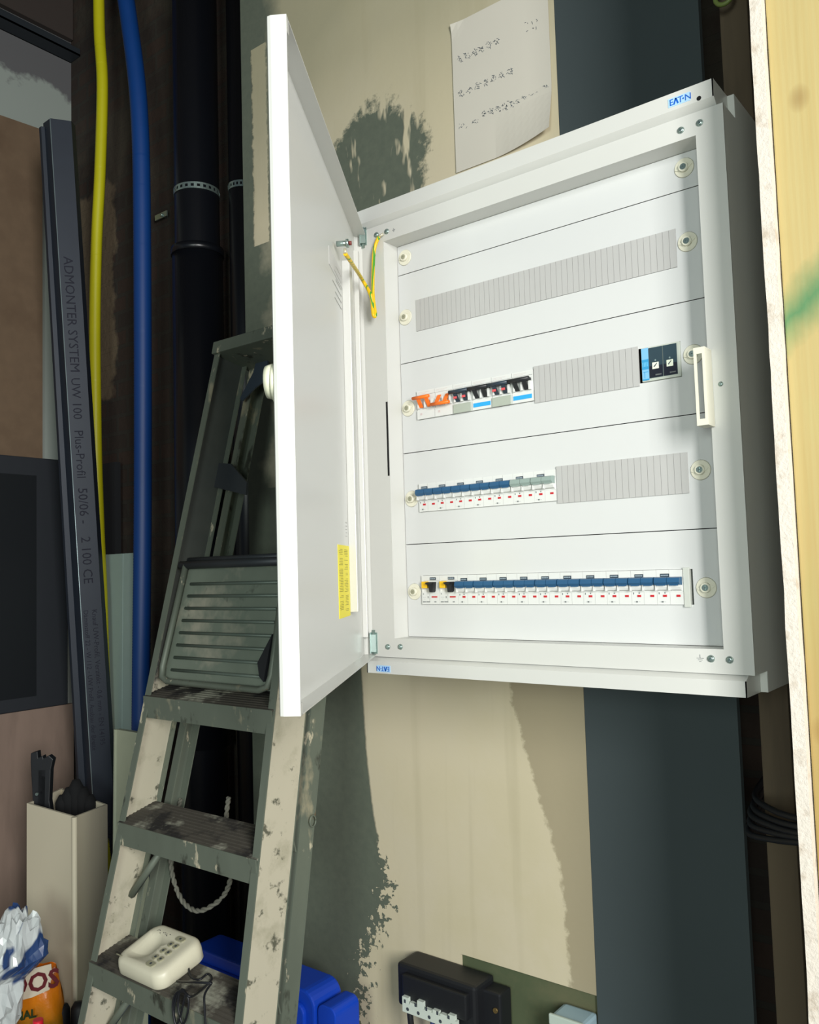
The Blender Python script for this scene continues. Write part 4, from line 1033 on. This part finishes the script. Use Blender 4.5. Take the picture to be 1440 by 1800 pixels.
mb.build('duct', DCM, t)
# one-handed clamps standing in the duct
def clamp(px, dep, lean, label, h=.15):
    b_ = at(*px, dep); r = thing('bar_clamp', (b_.x, b_.y, b_.z-.5), label, 'clamp', 'clamps standing in the open box')
    up = Vector((_r[0]*lean, _r[1]*lean, 1)).normalized(); side = Vector((_r[0], _r[1], 0)).normalized(); bkv = up.cross(side)
    mb = MB(); mb.obox(b_-up*.52-side*.008, side*.018, bkv*.008, up*.60); mb.build('bar', BLACK, r)
    mb = MB(); top = b_+up*.03
    prof_ = [(-.030, h-.03), (-.030, h-.005), (-.012, h), (-.010, h-.018), (.002, h-.012), (.004, h-.020), (.018, h-.012), (.030, h-.022), (.024, h-.05), (.022, .02), (.03, -.03), (-.012, -.03), (-.022, .02)]
    mb.poly_prism([b_+side*a+up*(c-.02) for a, c in prof_], bkv*.022); mb.build('jaw', BLACK, r, bevel=.002)
    return r
cp = clamp((72, 1408), 2.26, .02, 'black clamp jaw with notched top sticking up at the left of the open box')
q = at(66, 1395, 2.235); MB().cyl(q, q-Vector(_f)*.006, .004, n=10).build('rivet', ZINC, cp)
r = thing('tool_bag', at(130, 1420, 2.30)-Vector((0, 0, .3)), 'dark lumpy tool handles filling the right of the open box', 'tool')
mb = MB(); c0 = at(134, 1414, 2.30)
for i in range(5):
    o_ = Vector(_r)*(-.036+.018*i)+Vector((0, 0, -.02*abs(i-2)))
    mb.tube([c0+o_+Vector((0, 0, -.40)), c0+o_+Vector((0, 0, -.05)), c0+o_+Vector((0, 0, .045)), c0+o_+Vector((0, 0, .065))], [.012, .016, .020, .010], 10)
mb.build('handles', mat('matt_black_cloth', (14, 15, 17), .9), r)

# ------------------------------------------------------------------ rubbish, bottom left corner
t = thing('cardboard_box', (-1.30, .04, 0), 'brown cardboard box carrying the snack bag and plastic bag', 'box')
bz = .30; c = at(45, 1760, 1.98); side = Vector((_r[0], _r[1], 0)).normalized(); fw = Vector((_f[0], _f[1], 0)).normalized()
base = Vector((c.x, c.y, 0))-side*.30-fw*.10
MB().obox(base, side*.385, fw*.20, (0, 0, bz)).build('carton', mat('brown_cardboard', (150, 118, 80), .8), t, bevel=.003)
# snack bag
def chips_mat():
    g = N('orange_snack_bag'); v = g.coord(); n = g.noise(v, 14, 4)
    sep = g.n('ShaderNodeSeparateXYZ'); g.l(v, sep.inputs[0])
    zz_ = g.math('ADD', sep.outputs[2], g.math('MULTIPLY', g.math('SUBTRACT', n, .5), .12))
    col = g.ramp(g.math('MULTIPLY', zz_, 3.2), [(0.0, s2l((60, 84, 24))), (.25, s2l((110, 110, 26))), (.45, s2l((196, 120, 20))), (.8, s2l((214, 110, 16))), (1.0, s2l((224, 90, 14)))])
    g.bump(n, .6, .01); return g.done(col, .3)
cb = at(70, 1720, 2.02); cb = Vector((cb.x, cb.y, bz+.001))
bag = thing('snack_bag', cb, 'orange crinkled snack bag with dark red lettering behind the plastic bag', 'snack bag')
mb = MB(); W_, Hh, Dd = .058, .245, .035; NU, NV = 22, 14; rg = []
for j in range(NV+1):
    g_ = j/NV; z = Hh*g_; th = Dd*math.sin(math.pi*min(1, g_*.92+.08))**.6+.002; ww = W_*(1-.25*max(0, g_-.6)); row = []
    for i in range(NU):
        a = 2*math.pi*i/NU; wob = .003*math.sin(a*5+g_*9)
        row.append(mb.bm.verts.new(cb+side*(math.cos(a)*(ww+wob)-.03*max(0, g_-.5))+fw*(math.sin(a)*(th+wob))+Vector((0, 0, z+.004*math.sin(a*3)*g_))))
    rg.append(row)
for A, B in zip(rg, rg[1:]):
    for k in range(NU): f = mb.bm.faces.new((A[k], A[(k+1) % NU], B[(k+1) % NU], B[k])); f.smooth = True
mb.bm.faces.new(rg[0][::-1]); mb.bm.faces.new(rg[-1]); mb.build('bag', chips_mat(), bag)
# printed name: right end of the word
fo = cb-fw*(Dd+.006); lz = at(80, 1735, 1.98).z
tm = MB(); tm.poly_prism([fo+side*a+Vector((0, 0, lz-cb.z+c_)) for a, c_ in ((-.054, -.034), (.000, -.022), (.040, -.006), (.046, .030), (.044, .052), (-.010, .040), (-.054, .026))], fw*.001)
plq = tm.build('name_outline', mat('cream_outline', (206, 196, 176), .5), bag)
tm = MB(); text_mesh(tm, 'DOS', fo-fw*.0012+side*(-.052)+Vector((0, 0, lz-cb.z-.020)), (side+Vector((0, 0, .20))), (0, 0, 1), .058, bold=.0016)
tm.build('name_lettering', mat('dark_red_lettering', (96, 26, 34), .5), plq)
tm = MB(); text_mesh(tm, 'NAL', fo-fw*.0005+side*(-.040)+Vector((0, 0, lz-cb.z-.075)), (side+Vector((0, 0, .2))), (0, 0, 1), .026, bold=.001)
tm.build('flavour_lettering', mat('dark_green_lettering', (40, 56, 20), .5), bag)
# crumpled plastic bag
def plastic_mat():
    g = N('blue_and_clear_plastic'); v = g.coord(); n = g.noise(v, 9, 2, .4)
    m = g.math('MULTIPLY', g.math('SUBTRACT', g.noise(g.mapping(v, (1.3, 1.3, .9)), 9.0, 2, .4), .545), 40, True)
    col = g.mix(m, s2l((200, 206, 206)), s2l((46, 70, 116))); g.bump(n, .8, .02)
    return g.done(col, .25)
random.seed(9)
pbg = thing('plastic_bag', Vector((c.x, c.y, bz)), 'crumpled blue and white plastic bag on the cardboard box at lower left', 'plastic bag')
cc_ = at(14, 1718, 1.94); mb = MB(); bmesh.ops.create_icosphere(mb.bm, subdivisions=4, radius=1)
from mathutils import noise as mn
for v in mb.bm.verts:
    d = v.co.copy(); k = 1+.30*mn.noise(d*1.6+Vector((3, 1, 2)))-.42*abs(mn.noise(d*2.6+Vector((5, 2, 1))))+.22*abs(mn.noise(d*5.2))
    sh = min(1, max(0, (d.z-.02)/.22)); sh = sh*sh*(3-2*sh); e = side*(d.x*.058*k-.012+.056*sh)+fw*(d.y*.055*k)+Vector((0, 0, d.z*.175*k)); v.co = cc_+e-side*.015
    v.co.z = max(v.co.z, bz+.001)
mb.build('bag', plastic_mat(), pbg)
# dark shoes beside the duct and a red cap
for px, lb in (((108, 1796), 'dark work boot nearer the snack bag'), ((142, 1792), 'dark work boot beside the ladder foot')):
    q = at(*px, 2.03); r = thing('work_boot', (q.x, q.y, 0), lb, 'boot', 'boots beside the white box section')
    mb = MB(); zt_ = q.z+.03
    mb.tube([Vector((q.x, q.y, .005)), Vector((q.x, q.y, .1)), Vector((q.x, q.y, zt_-.08)), Vector((q.x, q.y, zt_))-fw*.004, Vector((q.x, q.y, zt_+.012))], [.022, .022, .022, .021, .014], 16)
    mb.build('shaft', mat('black_boot_rubber', (16, 18, 22), .6), r)
    MB().obox(Vector((q.x, q.y, .002))-side*.021-fw*.12, side*.042, fw*.12, (0, 0, .05)).bevel(.01, 3).build('foot', mat('black_boot_rubber', (0, 0, 0)), r)
q = at(67, 1802, 1.86); t = thing('bottle', (q.x, q.y, 0), 'red bottle cap poking up at the very bottom left', 'bottle')
MB().cyl((q.x, q.y, .001), (q.x, q.y, q.z-.03), .032, n=20).cyl((q.x, q.y, q.z-.03), (q.x, q.y, q.z-.008), .032, .012, 20).build('bottle_body', BLACK, t)
MB().cyl((q.x, q.y, q.z-.010), (q.x, q.y, q.z+.012), .0115, .0105, n=18).build('cap', mat('bright_red_cap', (216, 30, 50), .4), t)
